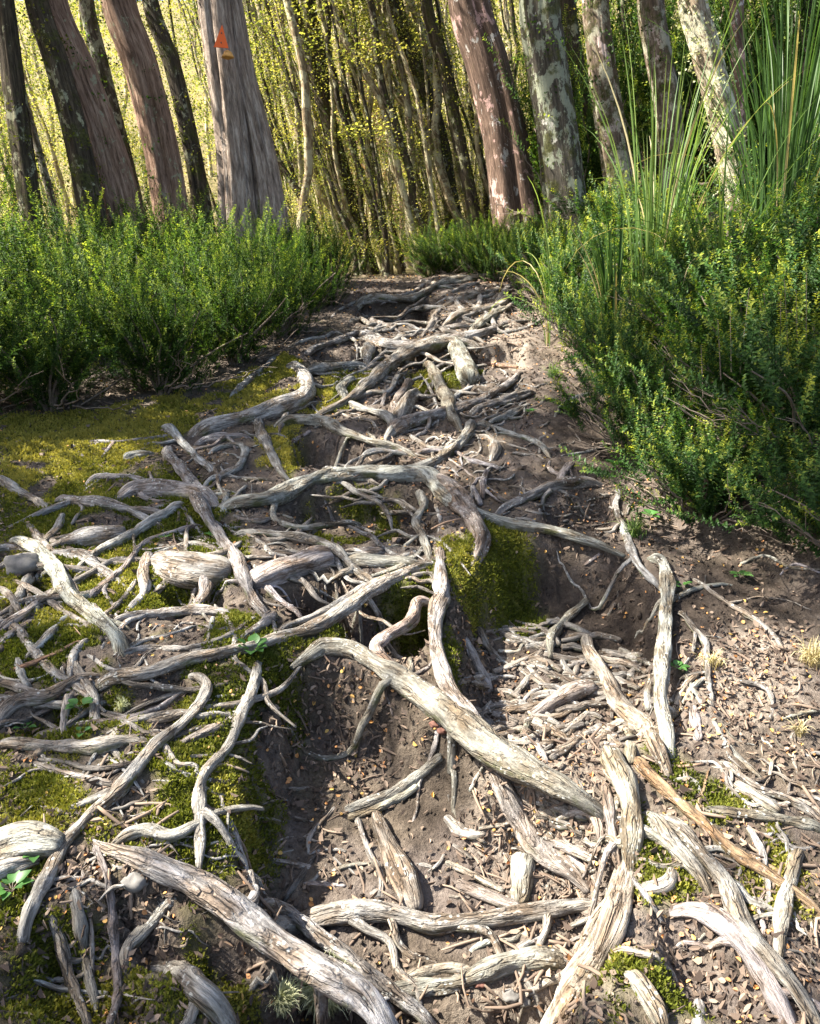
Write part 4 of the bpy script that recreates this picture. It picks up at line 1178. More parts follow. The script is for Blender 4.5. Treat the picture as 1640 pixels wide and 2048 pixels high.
TREE_TOPS = []
def build_main_trees():
    for k, (label, bx, by, Y, pts, w0, w1, bark, opt) in enumerate(MAIN_TREES):
        B = at_depth(bx, by, Y)
        gz = ground1(B[0], B[1])
        Q = [at_depth(x, y, Y) for x, y in pts]
        d0 = unit(Q[0] - B)
        foot = B + d0 * ((gz - .12 - B[2]) / d0[2])
        top = Q[-1] + unit(Q[-1] - Q[-2]) * 1.0 + np.array([0, 0, 2.4])
        top2 = top + np.array([.25 * math.sin(k * 2.1), .2, 1.3])
        C = catmull(np.array([foot, *([B] if B[2] > gz + .15 else []), *Q, top, top2]), 130)
        t = Y * math.cos(PITCH)
        r0, r1 = .5 * w0 / FPX * t, .5 * w1 / FPX * t
        hz = np.clip((C[:, 2] - C[0, 2]) / (Q[-1][2] - C[0, 2]), 0, None)
        R = np.where(hz < 1, r0 + (r1 - r0) * hz ** .8, r1 * (1 - .16 * (hz - 1)))
        R = np.maximum(R, .02)
        o = empty('forest_tree', foot + np.array([0, 0, .12]))
        tag(o, label, 'tree', 'trees beside the path')
        me = trunk_mesh('trunk', C - foot - np.array([0, 0, .12]), R, bark, 300 + k, 44 if w0 > 40 else 20,
                        opt.get('lobes', 5), opt.get('ridge', .06), .09, opt.get('clefts', ()), opt.get('flare', 0.1), .5)
        link('trunk', me, o)
        if 'lobe' in opt:
            lx, ly, lp, lw0, lw1 = opt['lobe']
            QB = at_depth(lx, ly, Y + .06); QL = [at_depth(x, y, Y + .05) for x, y in lp]
            dl = unit(QL[0] - QB); fl_ = QB + dl * ((ground1(QB[0], QB[1]) - .12 - QB[2]) / dl[2])
            CL = catmull(np.array([fl_, *QL, QL[-1] + np.array([-.25, 0, 1.2])]), 90)
            hl = np.clip((CL[:, 2] - CL[0, 2]) / (QL[-1][2] - CL[0, 2]), 0, 1.3)
            RL = np.maximum(.5 / FPX * t * (lw0 + (lw1 - lw0) * hl ** .7), .02)
            link('fused_stem', trunk_mesh('fused_stem', CL - foot - np.array([0, 0, .12]), RL, bark, 350 + k, 40, 4, .07, .1, [(-.6, .10, .4, .6, 1.5), (.5, .08, .35, .9, 1.5)], .2, .5), o)
        rng = np.random.default_rng(900 + k)
        # small epiphytes and twigs with leaves up the visible trunk
        if bark in ('bark_dark', 'bark_brown', 'bark_lichen', 'bark_pale') or opt.get('tuft'):
            m = int((90 if bark != 'bark_brown' else 35) * min(1, w0 / 40) * (2.5 if opt.get('tuft') else 1))
            ii = rng.integers(8, 90, m); a = rng.uniform(-2.2, 2.2, m)
            P = C[ii] - (foot + np.array([0, 0, .12])) + np.stack([np.sin(a) * R[ii] * 1.05, -np.cos(a) * R[ii] * 1.05, rng.uniform(-.05, .05, m)], -1)
            v, q, tt = leaf_cloud(P, 16, .05, .022, .016, rng, .8, (.42, .2))
            nm_ = 'foliage' if bark == 'bark_brown' else 'moss_tufts'
            link(nm_, new_mesh(nm_, v, [q], M['lichen_tuft' if opt.get('tuft') else ('moss' if bark == 'bark_dark' else 'shrub_leaf')], False, {'tint': tt}), o)
        TREE_TOPS.append((o, C[-1], C[60], R[-1]))

# slender stand
def build_stand():
    rng = np.random.default_rng(77)
    trunks, crowns, tufts = [], [], []
    for k in range(6):
        z = np.linspace(-.3, 11, 70)
        C = np.stack([.12 * np.sin(z * .5 + k) + .06 * np.sin(z * 1.7 + 2 * k) + .035 * vnoise(z * 2.6, z * 0 + k, seed=k) - .10 * math.sin(k), .10 * np.sin(z * .6 + 2 * k), z], -1)
        trunks.append(trunk_mesh('trunk', C, .041 * (1 - z / 18) * (1 + .35 * np.exp(-np.maximum(z, 0) / .3)), 'bark_sapling' if k % 3 else 'bark_dark', 500 + k, 9, 3, .06, .2))
        m = 30
        h = 2.0 + 8.5 * rng.random(m) ** .8
        a = rng.uniform(0, 6.28, m); r = rng.uniform(.1, 1.0, m) * (.5 + .08 * h)
        P = np.stack([r * np.cos(a), r * np.sin(a), h], -1)
        b = Bag()
        m2 = 40; h2 = rng.uniform(.2, 4.5, m2)
        Pl = np.stack([rng.normal(0, .10, m2), rng.normal(0, .10, m2), h2], -1)
        v, q, t = leaf_cloud(Pl, 34, .085, .020, .014, rng, 1.2, (.50, .32)); b.add(v, [q], tint=t)
        tufts.append(b.mesh('leaf_tufts', M['forest_leaf'], False)); b = Bag()
        v, q, t = leaf_cloud(P, 80, .20, .036, .024, rng, .4, (.66, .26)); b.add(v, [q], tint=t)
        crowns.append(b.mesh('crown', M['forest_leaf'], False))
    low = []
    for k in range(2):
        m = 34; a = rng.uniform(0, 6.28, m); r = rng.uniform(.05, .8, m)
        P = np.stack([r * np.cos(a), r * np.sin(a), rng.uniform(.3, 3.2, m)], -1)
        b = Bag(); v, q, t = leaf_cloud(P, 60, .2, .045, .03, rng, .7, (.5, .25)); b.add(v, [q], tint=t)
        low.append(b.mesh('crown', M['dead_leaf'], False))
    n = 0
    spots = []
    for k in range(285):
        u = rng.random()
        px = rng.uniform(540, 1010) if u < .64 else (rng.uniform(-60, 480) if u < .84 else rng.uniform(1010, 1700))
        Y = 8.2 + 15 * rng.random() ** 1.25
        if px < 480 or px > 1040: Y = 8.5 + 14 * rng.random()
        x = (px - 820) / FPX * Y * math.cos(PITCH)
        y = Y
        spots.append((x, y, (.35 + .8 * rng.random() ** 1.6) * (.8 + .03 * Y), k))
    for x, y, s, k in spots:
        o = empty('slender_tree', (x, y, ground1(x, y) - .05), 0)
        o.rotation_euler = (rng.normal(0, .04), -.22 + rng.normal(0, .075), 0)
        o.scale = (s, s, .66)
        tag(o, 'slender lichened trunk in the dense leaning stand beyond the path crest', 'tree', 'slender trees in the stand beyond the crest')
        link('trunk', trunks[k % 6], o)
        c = link('leaf_tufts', tufts[k % 6], o); c.rotation_euler = (0, 0, rng.uniform(0, 6.28)); c.scale = (1 / s, 1 / s, 1)
        if rng.random() > .27: continue
        c = link('crown', crowns[k % 5], o); c.rotation_euler = (0, 0, rng.uniform(0, 6.28)); c.scale = (1 / s, 1 / s, 1)
    # leafy understorey between the big trunks on the left
    for k, (px, Y, s) in enumerate([(20, 8.2, 1.0), (110, 9.5, 1.1), (165, 10.6, .9), (300, 10.2, 1.1), (480, 11.0, .9), (60, 11, 1.3), (260, 11.5, 1.3), (420, 10.5, 1.1), (1080, 9.5, 1.2), (1200, 9.0, 1.1), (1290, 8.4, 1.0), (1400, 8.8, 1.1), (1530, 8.6, 1.2), (1620, 9.5, 1.3), (-60, 9.6, 1.2)]):
        x = (px - 820) / FPX * Y
        o = empty('understorey_tree', (x, Y, ground1(x, Y) - .05)); o.rotation_euler = (0, -.18, rng.uniform(0, .4))
        tag(o, 'slim leafy understorey tree standing behind the large trunks', 'tree', 'slim understorey trees behind the large trunks')
        t_ = link('trunk', trunks[(k * 2 + 1) % 6], o); t_.scale = (.55, .55, .7)
        m = 60; a = rng.uniform(0, 6.28, m); r = rng.uniform(.1, .85, m) * s
        P = np.stack([r * np.cos(a), r * np.sin(a), rng.uniform(.4, 5.5, m)], -1)
        b = Bag(); v, q, t = leaf_cloud(P, 60, .17, .026, .017, rng, .4, (.52, .25)); b.add(v, [q], tint=t)
        link('crown', b.mesh('crown', M['forest_leaf'], False), o)
    for i, (px, Y, lab) in enumerate([(740, 12.5, 'dead brown leaved sapling in the middle of the slender stand'), (780, 11.5, 'second dead brown sapling beside the brown leaved one, slightly nearer')]):
        x = (px - 820) / FPX * Y
        o = empty('dead_sapling', (x, Y, ground1(x, Y) - .05)); o.scale = (1, 1, 1.25)
        tag(o, lab, 'tree')
        link('trunk', trunks[1], o).scale = (.5, .5, .4)
        link('crown', low[i], o)
    # far trees with full leafy crowns
    fars = []
    for k in range(4):
        m = 105; h = rng.uniform(.4, 11, m); a = rng.uniform(0, 6.28, m); r = rng.uniform(.2, 2.2, m)
        P = np.stack([r * np.cos(a), r * np.sin(a), h], -1)
        b = Bag(); v, q, t = leaf_cloud(P, 46, .45, .085, .055, rng, .5, (.52, .30)); b.add(v, [q], tint=t)
        fars.append(b.mesh('crown', M['forest_leaf'], False))
    for k in range(48):
        Y = rng.uniform(20, 40); x = rng.uniform(-.62, .62) * Y
        o = empty('leafy_tree', (x, Y, ground1(x, Y) - .1)); o.rotation_euler = (0, -.12 + rng.normal(0, .05), rng.uniform(0, 6.28))
        o.scale = (1, 1, rng.uniform(.9, 1.3))
        tag(o, 'sunlit yellow green tree far behind the slender stand', 'tree', 'leafy trees far behind the stand')
        link('trunk', trunks[k % 6], o).scale = (2, 2, 1)
        link('crown', fars[k % 4], o)

# ------------------------------------------------------------------ canopy added to dapple the path, its gaps cut along the sun rays
LIT = [ (800,955,.06),(640,955,.06),(540,1000,.05),(300,1150,.06),(450,1085,.06),(700,1190,.05),(370,900,.07),(150,910,.12),(260,850,.10),(60,880,.12),(850,860,.06),(700,870,.05),(600,790,.07),(740,690,.07),(880,650,.08),(420,1400,.05),(130,1170,.06),(850,1110,.05),(880,760,.05),(480,1450,.04),(230,1580,.05),  # picture spot, radius in metres: where the canopy is cut open for sun
 (1180,1500,.12),(1270,1470,.10),(1060,1530,.10),(1120,1440,.08),(1150,1610,.08),(1060,1640,.08),(930,1650,.06),(1250,1640,.10),(1240,1770,.10),
 (1220,1900,.17),(1130,1990,.13),(1000,1900,.10),(880,1850,.09),(720,1850,.09),(600,1865,.06),(1000,1970,.12),(850,1950,.09),(1170,1830,.08),
 (1520,1960,.08),(1470,1880,.07),(1420,1760,.04),(1330,1610,.06),(1580,2030,.08),(1620,1620,.06),
 (300,1725,.09),(390,1765,.08),(480,1830,.06),(560,1890,.06),(40,1710,.10),(40,1780,.09),(130,1650,.03),(640,1930,.06),(680,1990,.08),
 (1500,1400,.14),(1580,1350,.14),(1600,1470,.08),
 (1230,1395,.06),(880,1240,.05),(1010,1290,.03),(720,1310,.04),(790,1350,.04),(840,1390,.03),(1000,1390,.05),(880,1300,.03),
 (1040,690,.16),(1000,700,.08),(960,575,.12),(1010,590,.08),(870,740,.05),(820,830,.04),(1010,770,.04),(930,930,.04),(1000,900,.03),
 (200,1250,.05),(110,1100,.04),(330,1100,.03),(480,1160,.04),(620,1050,.03),(1040,1380,.05),
]
LIT_HIGH = [ # picture spot, distance, radius: lit trunks, shrubs and sedges
 (455,250,6.8,.16),(450,190,6.8,.08),(1405,95,5.5,.30),(1450,260,5.5,.22),(1100,480,5.3,.34),(1180,430,5.4,.34),(1300,420,4.5,.34),(1330,250,4.5,.30),(1400,350,4.4,.28),
 (1590,640,3.3,.17),(1480,650,3.3,.12),(1420,640,3.3,.06),(1300,960,2.9,.16),(1380,1000,2.9,.14),(1180,740,3.6,.1),(1500,480,4.2,.2),(1580,330,4.4,.18),(1030,540,5.4,.2),
 (30,560,4.4,.20),(110,520,4.5,.16),(250,480,4.8,.16),(400,520,4.9,.15),(520,490,5.3,.16),(590,470,5.6,.14),(330,580,4.5,.10),(460,640,4.5,.10),(150,620,4.2,.10),(560,620,4.8,.06),(310,650,4.1,.05),
 (990,230,6.9,.14),(1130,230,6.3,.10),(250,380,6.1,.12),(345,400,6.5,.1),(60,420,5.8,.1),
]
def build_canopy():
    rng = np.random.default_rng(123)
    targets = [(hit(x, y, bed_h)[0], r) for x, y, r in LIT] + [(at_depth(x, y, Y), r) for x, y, Y, r in LIT_HIGH]
    T = np.array([t for t, _ in targets]); TR = np.array([r for _, r in targets])
    N = 2050
    gx = rng.uniform(-3.2, 2.9, N); gy = rng.uniform(.3, 7.0, N)
    gz = base_h(gx, gy) + np.where(np.abs(gx) > 1, .3, 0)
    hgt = rng.uniform(4.2, 7.2, N)
    Q = np.stack([gx, gy, gz], -1) + SUN_DIR * (hgt / SUN_DIR[2])[:, None]
    d = Q[:, None, :] - T[None]
    along = (d * SUN_DIR).sum(-1)
    perp = np.linalg.norm(d - along[..., None] * SUN_DIR, axis=-1)
    keep = ~((perp < TR[None] * 1.1 + .135).any(1))
    keep &= (gy < 3.6) | (rng.random(N) < .5)
    keep &= ~((gx > .75) & (gy > 4.2)) & ~((gy > 4.6) & (rng.random(N) < .4))
    Q = Q[keep]
    # unseen trees added on the left to carry part of the shading canopy
    stems = [(TREE_TOPS[i][0], TREE_TOPS[i][2]) for i in (2, 3, 5, 7)]
    shade_trees = [(-4.4, 3.6, 'unseen tree added left of the picture, nearest one, its crown shading the path'), (-5.6, 5.6, 'unseen tree added left of the picture, behind the nearest, its crown shading the path'),
             (-7.0, 2.6, 'unseen tree added farthest left of the picture, its crown shading the lower path'), (-5.4, 7.6, 'unseen tree added left of the picture, rearmost, its crown shading the shrubs')]
    for k, (x, y, lab) in enumerate(shade_trees):
        g = ground1(x, y)
        z = np.linspace(-.2, 9, 60)
        C = np.stack([-.06 * z + .1 * np.sin(z * .5 + k), .05 * np.sin(z + k), z], -1)
        o = empty('forest_tree', (x, y, g)); tag(o, lab, 'tree', 'unseen trees added to shade the path from the left')
        link('trunk', trunk_mesh('trunk', C, .16 * (1 - z / 14), 'bark_brown', 700 + k, 28, 5, .06, .1, (), .2), o)
        stems.append((o, np.array([x, y, g]) + C[42]))
    S = np.array([s for _, s in stems])
    own = np.argmin(np.linalg.norm(Q[:, None, :2] - S[None, :, :2], axis=-1), axis=1)
    for i, (o, s) in enumerate(stems):
        P = Q[own == i]
        if len(P) == 0: continue
        loc = np.array(o.location)
        v, q, t = leaf_cloud(P - loc, 46, .22, .075, .05, rng, .4, (.4, .2))
        link('crown', new_mesh('crown', v, [q], M['forest_leaf'], False, {'tint': t}), o)  # out-of-view leaf clusters, placed to shade the ground around the sun patches
        if i < 4: continue
        lb = Bag()
        for j in rng.choice(len(P), min(len(P), 40), replace=False):
            e = P[j] - loc; b = s - loc + np.array([0, 0, rng.uniform(-.6, 1.2)])
            C = catmull(np.array([b, b * .6 + e * .4 + np.array([0, 0, .3]), e]), 14) + rng.normal(0, .02, (14, 3))
            dd = (C + loc)[:, None, :] - T[None]
            pp = np.linalg.norm(dd - (dd * SUN_DIR).sum(-1)[..., None] * SUN_DIR, axis=-1)
            if (pp < TR[None] * .9 + .05).any() and len(P) > 30: continue
            V, qq, tt, bk = tube(C, np.linspace(.035, .008, 14), 7, .05, 3, .1, j, False)
            lb.add(V, [qq], bk=bk)
        if lb.n: link('limbs', lb.mesh('limbs', M['bark_brown']), o)

# ------------------------------------------------------------------ marker, fungus
def build_marker():
    c = at_depth(443, 72, 6.72)
    o = empty('trail_marker', c); o.rotation_euler = (math.radians(-6), math.radians(4), 0)
    tag(o, 'orange triangle marker nailed to the thick grey split trunk', 'trail marker')
    w, h, th = .058, .17, .003
    b = bpy.data.meshes.new('plate')
    import bmesh
    bm = bmesh.new()
    f = [bm.verts.new((x, 0, z)) for x, z in ((-w, -h / 2), (w, -h / 2), (0, h / 2))]
    face = bm.faces.new(f)
    r = bmesh.ops.extrude_face_region(bm, geom=[face])
    bmesh.ops.translate(bm, verts=[e for e in r['geom'] if isinstance(e, bmesh.types.BMVert)], vec=(0, th * 2, 0))
    bmesh.ops.bevel(bm, geom=[e for e in bm.edges], offset=.0015, segments=2, affect='EDGES')
    bmesh.ops.recalc_face_normals(bm, faces=bm.faces)
    bm.to_mesh(b); bm.free(); b.materials.append(M['marker_orange'])
    link('plate', b, o)
    for z in (.02, -.05):
        V, q, t, bk = tube(np.array([[0, -.006, z], [0, 0.0, z], [0, .05, z]]), np.array([.005, .005, .002]), 8, 0, 2, 0, 1)
        link('nail', new_mesh('nail', V, [q, t], M['nail']), o)
    # bracket fungus under it
    p = at_depth(455, 115, 6.74)
    u = np.linspace(0, np.pi, 13); rr = np.linspace(0, 1, 7)
    U, RR = np.meshgrid(u, rr)
    X = .05 * RR * np.cos(U); Yy = -.055 * RR * np.sin(U) + .02; Z = .055 * (1 - RR ** 2) ** .7 + .005 * np.sin(RR * 14)
    Vt = np.stack([X, Yy, Z], -1).reshape(-1, 3); Vb = np.stack([X * .9, Yy * .9, -.012 * (1 - RR)], -1).reshape(-1, 3)
    V = np.concatenate([Vt, Vb]); n = 13
    i = np.arange(6)[:, None] * n; j = np.arange(12)[None]
    q = np.stack([i + j, i + j + 1, i + n + j + 1, i + n + j], -1).reshape(-1, 4)
    rim = np.stack([6 * n + np.arange(12), 6 * n + np.arange(12) + 1, 91 + 6 * n + np.arange(12) + 1, 91 + 6 * n + np.arange(12)], -1)
    f = link('bracket_fungus', new_mesh('bracket_fungus', V, [q, q[:, ::-1] + 91, rim], M['bracket_fungus'])); f.location = p
    tag(f, 'tan bracket fungus on the grey split trunk just under the orange marker', 'fungus')
# ------------------------------------------------------------------ moss, litter, twigs, stones, seedlings
def sample_ground(n, weight, rng):
    """points on the ground sheet, chosen by face area times weight"""
    a, b, c, d = (GV[GQ[:, k]] for k in range(4))
    nr = np.cross(c - a, d - b); ar = np.linalg.norm(nr, axis=1)
    nr = nr / (ar[:, None] + 1e-12)
    w = ar * weight
    idx = np.searchsorted(np.cumsum(w) / w.sum(), rng.random(n))
    idx = np.clip(idx, 0, len(GQ) - 1)
    u, v = rng.random((n, 1)), rng.random((n, 1))
    P = (a[idx] * (1 - u) + b[idx] * u) * (1 - v) + (d[idx] * (1 - u) + c[idx] * u) * v
    return P, nr[idx], idx

def in_view(C, margin=.08):
    """faces near what the picture shows, with a margin for a step aside"""
    d = C - CAM
    z = d[:, 1] * math.cos(PITCH) - d[:, 2] * math.sin(PITCH)
    x = d[:, 0] / z
    return (z > .3) & (np.abs(x) < .52 + margin + .12) & (C[:, 1] < 8.5) & (C[:, 1] > .75)

def build_floor():
    rng = np.random.default_rng(55)
    C = GV[GQ].mean(1); seen = in_view(C).astype(float)
    fm = GM[GQ].mean(1); fd = GD[GQ].mean(1)
    near = 1 / np.clip(C[:, 1], .9, 8) ** 1.15
    # moss: cushions of tiny upright leaves
    n = 62000
    P, N, i = sample_ground(n, seen * (fm > .25) * fm * near, rng)
    k = 4
    Pn = np.repeat(P, k, 0); Nn = np.repeat(N, k, 0)
    D = unit(Nn * .55 + np.array([0, 0, .35]) + rng.standard_normal((n * k, 3)) * .55)
    U = unit(rng.standard_normal((n * k, 3))); U = unit(U - D * (U * D).sum(-1, keepdims=True))
    L = rng.uniform(.006, .014, n * k) * (.8 + .12 * np.repeat(P[:, 1], k))
    v, q = leaf_quads(Pn + rng.standard_normal((n * k, 3)) * .003, D, U, L, L * .42, 0)
    tone = .50 + .30 * fbm(P[:, 0] * 5, P[:, 1] * 5, None, 3, 5) + .5 * sstep(2.9, 3.5, P[:, 1]) * (P[:, 0] < -.4)
    tt = np.repeat(np.clip(np.repeat(tone, k) + rng.normal(0, .12, n * k), 0, 1), 4)
    o = link('moss', new_mesh('moss', v, [q], M['moss'], False, {'tint': tt}))
    tag(o, 'green moss growing on the earth between the roots', 'moss', None, 'stuff')
    # fallen leaves and bark flakes
    n = 72000
    litter_w = seen * near * (1 - .80 * fm) * (1 + .6 * fd) * np.where(fd < -.3, .6, 1) * (.35 + sstep(-.5, .5, fbm(C[:, 0] * 3, C[:, 1] * 3, None, 3, 9)))
    P, N, i = sample_ground(n, litter_w, rng)
    D = rng.standard_normal((n, 3)); D = unit(D - N * (D * N).sum(-1, keepdims=True) * .82)
    U = unit(N + rng.standard_normal((n, 3)) * .35); U = unit(U - D * (U * D).sum(-1, keepdims=True))
    S = np.cross(D, U)
    kind = rng.random(n)
    L = np.where(kind < .42, rng.uniform(.008, .016, n), rng.uniform(.010, .030, n)) * (.85 + .06 * P[:, 1])
    W = np.where(kind < .42, L * rng.uniform(.55, .8, n), L * rng.uniform(.12, .5, n))
    curl = rng.normal(.0, .28, n) * L
    ts = [(-.5, 0), (-.25, .42), (.15, .5), (.5, 0), (.15, -.5), (-.25, -.42)]
    B = P + N * (.003 + .25 * np.abs(curl)[:, None] * 0 + rng.random((n, 1)) * .004)
    v = np.stack([B + D * (L * a)[:, None] + S * (W * b)[:, None] + U * (curl * (4 * a * a))[:, None] + U * (W * .35 * abs(b))[:, None] for a, b in ts], 1).reshape(-1, 3)
    q = (np.arange(n)[:, None] * 6 + np.array([[0, 1, 4, 5]])); q2 = (np.arange(n)[:, None] * 6 + np.array([[1, 2, 3, 4]]))
    q = (np.arange(n)[:, None] * 6 + np.array([[0, 1, 2, 3]])); q2 = (np.arange(n)[:, None] * 6 + np.array([[0, 3, 4, 5]]))
    col = np.where(kind < .10, rng.uniform(.74, 1.0, n), rng.uniform(.0, .80, n) ** 1.35)
    col = np.clip(col + .03 * np.clip(GD[GQ[i]].mean(1), 0, 1) * (kind >= .10), 0, 1)
    o = link('leaf_litter', new_mesh('leaf_litter', v, [q, q2], M['litter'], False, {'tint': np.repeat(col, 6)}))
    tag(o, 'fallen leaves and bark flakes strewn over the bare earth', 'leaf litter', None, 'stuff')
    # fine twigs
    n = 2600
    P, N, i = sample_ground(n, seen * near * (1 - .6 * fm) * (.2 + fd + sstep(.0, .7, fbm(C[:, 0] * 2, C[:, 1] * 2, None, 3, 19))), rng)
    b = Bag()
    for j in range(n):
        L = rng.uniform(.025, .12); r = rng.uniform(.0011, .0038) * (.8 + L * 4)
        d = rng.standard_normal(3); d = d - N[j] * d.dot(N[j]) * .9; d /= np.linalg.norm(d)
        s = np.cross(d, N[j]) * L * rng.normal(0, .16)
        C3 = np.stack([P[j] - d * L / 2, P[j] + s, P[j] + d * L / 2]) + N[j] * r * 1.2
        C3 = catmull(C3, 5)
        V, qq, t, bk = tube(C3, r * np.array([.7, 1, 1, .9, .5]), 5, 0, 2, .15, j, True)
        b.add(V, [qq, t], tint=np.full(len(V), np.clip(rng.normal(.5, .16), .1, .74)))
    o = link('twig_litter', b.mesh('twig_litter', M['litter']))
    tag(o, 'fine dry twigs scattered over the earth', 'twig litter', None, 'stuff')
    # crumbs of earth
    n = 9000
    P, N, i = sample_ground(n, seen * near * (1 - .7 * fm), rng)
    oc = np.array([[1, 0, 0], [-1, 0, 0], [0, 1, 0], [0, -1, 0], [0, 0, 1], [0, 0, -1.]])
    tr = np.array([[0, 2, 4], [2, 1, 4], [1, 3, 4], [3, 0, 4], [2, 0, 5], [1, 2, 5], [3, 1, 5], [0, 3, 5]])
    r = rng.uniform(.0025, .008, n) * (1 + (rng.random(n) < .05) * 1.2)
    v = (P + N * (r * .2)[:, None])[:, None] + oc[None] * r[:, None, None] * rng.uniform(.55, 1.3, (n, 6, 1))
    f = np.arange(n)[:, None, None] * 6 + tr[None]
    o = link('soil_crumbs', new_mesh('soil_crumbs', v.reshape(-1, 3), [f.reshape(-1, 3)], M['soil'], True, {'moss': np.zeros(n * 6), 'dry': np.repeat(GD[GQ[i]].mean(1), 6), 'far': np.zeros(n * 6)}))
    tag(o, 'crumbs of earth lying on the worn ground', 'soil', None, 'stuff')

# rootlets threading the mat, and short worn sticks packed in the litter step: nothing tells them apart
def build_fill():
    rng = np.random.default_rng(99)
    zones = [([(0,1040),(380,1000),(560,1250),(520,1500),(400,1720),(0,1850)], 56, 'rootlet', (60, 220), (5, 11), None,
              'thin grey rootlet threading between the larger roots of the left mat', 'thin rootlets of the left mat', 'root'),
             ([(960,1250),(1180,1240),(1330,1400),(1300,1480),(1100,1510),(960,1450)], 130, 'worn_stick', (30, 110), (8, 20), .1,
              'short worn stick packed into the litter step below the dark earth wall', 'worn sticks packed in the litter step', 'stick'),
             ([(1040,1600),(1200,1620),(1210,1780),(1040,1700)], 26, 'worn_stick', (25, 90), (7, 18), .55,
              'short worn stick wedged left of the twisting thick root', 'worn sticks wedged by the twisting root', 'stick'),
             ([(1340,1440),(1640,1480),(1640,2000),(1380,1700)], 45, 'rootlet', (40, 170), (4, 11), .75,
              'thin weathered rootlet on the slope at the lower right', 'thin rootlets of the lower right slope', 'root'),
             ([(860,720),(1080,720),(1120,900),(980,960),(860,900)], 45, 'rootlet', (20, 80), (4, 9), -.45,
              'small rootlet in the dust of the upper right path', 'small rootlets of the upper path', 'root'),
             ([(0,1030),(330,1000),(520,1180),(560,1330),(380,1560),(0,1560)], 26, 'surface_root', (180, 420), (13, 22), None,
              'pale weathered root woven among its like in the left mat', 'middling roots woven through the left mat', 'root'),
             ([(560,690),(840,660),(1000,700),(980,950),(700,960),(560,860)], 42, 'rootlet', (60, 190), (6, 13), -.25,
              'thin root crossing the steps in the middle of the path', 'thin roots crossing the middle steps', 'root'),
             ([(720,600),(870,560),(1020,553),(1050,660),(900,690),(720,680)], 34, 'rootlet', (50, 170), (7, 14), -.2,
              'dusty root lying over the stepped crest of the path', 'dusty roots over the path crest', 'root'),
             ([(420,960),(850,960),(860,1200),(560,1250),(440,1150)], 40, 'rootlet', (60, 220), (7, 15), .25,
              'thin root beneath the long cross root', 'thin roots below the long cross root', 'root'),
             ([(980,960),(1240,990),(1250,1080),(1000,1040)], 26, 'worn_stick', (20, 60), (4, 9), .2,
              'small stick on the earth below the stout root of the right bank', 'small sticks below the right bank', 'stick'),
             ([(540,1560),(1040,1640),(1060,1800),(560,1800)], 30, 'worn_stick', (20, 80), (4, 10), .15,
              'small dry stick on the shaded floor of the lower path', 'small dry sticks on the lower path floor', 'stick'),
             ([(40,1800),(470,1500),(560,1700),(420,2040),(60,2040)], 40, 'dead_twig', (40, 130), (3, 6), None,
              'thin dead twig tangled among the roots at the lower left', 'dead twigs of the lower left', 'twig')]
    seed = 4000
    for poly, n, name, (l0, l1), (w0, w1), ang, label, group, cat in zones:
        P = np.array(poly, float); lo, hi = P.min(0), P.max(0); k = 0
        while k < n:
            x, y = rng.uniform(lo, hi)
            if sdf(P, np.array([x]), np.array([y]))[0] > 0: continue
            k += 1; seed += 1
            a = (rng.choice([-.45, -.3, -.05, .1, .95]) + rng.normal(0, .18)) if ang is None else ang + rng.normal(0, .45)
            L = rng.uniform(l0, l1); w = rng.uniform(w0, w1)
            t = np.linspace(-.5, .5, 6)
            bend = rng.normal(0, .14 if name != 'worn_stick' else .05) * L
            xs = x + math.cos(a) * L * t - math.sin(a) * bend * (1 - 4 * t * t) + rng.normal(0, L * (.03 if name != 'worn_stick' else .012), 6)
            ys = y + math.sin(a) * L * t * .8 + math.cos(a) * bend * (1 - 4 * t * t) + rng.normal(0, L * (.03 if name != 'worn_stick' else .012), 6)
            C = trace_root(list(zip(xs, ys)), [w * .8, w, w * .7], 'b' if name in ('rootlet', 'surface_root') and rng.random() < .6 else 'g', rng.uniform(.2, .8) if name != 'dead_twig' else rng.uniform(.8, 4))
            n_ = 22 if L < 150 else 48; S = catmull(C, n_); u = np.linspace(0, 1, n_)
            if name != 'worn_stick':
                e = np.clip(np.minimum(u, 1 - u) / .2, 0, 1); S[:, 3] *= .4 + .6 * e; S[:, 2] -= (1 - e) ** 2 * S[:, 3] * 1.4
            S[:, :3] += S[:, 3:4] * (.25 if name != 'worn_stick' else .12) * np.stack([vnoise(u * 7, u * 0 + seed + 3 * q_, seed=seed) for q_ in range(3)], -1)
            V, q, tt, bk = tube(S[:, :3], S[:, 3], 10, .10, 3, .2, seed, True, .85, .06)
            o_ = S[n_ // 2, :3].copy()
            o = link(name, new_mesh(name, V - o_, [q, tt], M['root_bark'], True, {'bk': bk, 'mossy': np.full(len(V), .5)})); o.location = o_
            tint = np.array(TINT[rng.choice(list('gmmtpd') if name != 'worn_stick' else list('tmtmgd'))]) * (1 + .12 * rng.standard_normal())
            o.color = (*tint, 1)
            tag(o, label, cat, group)

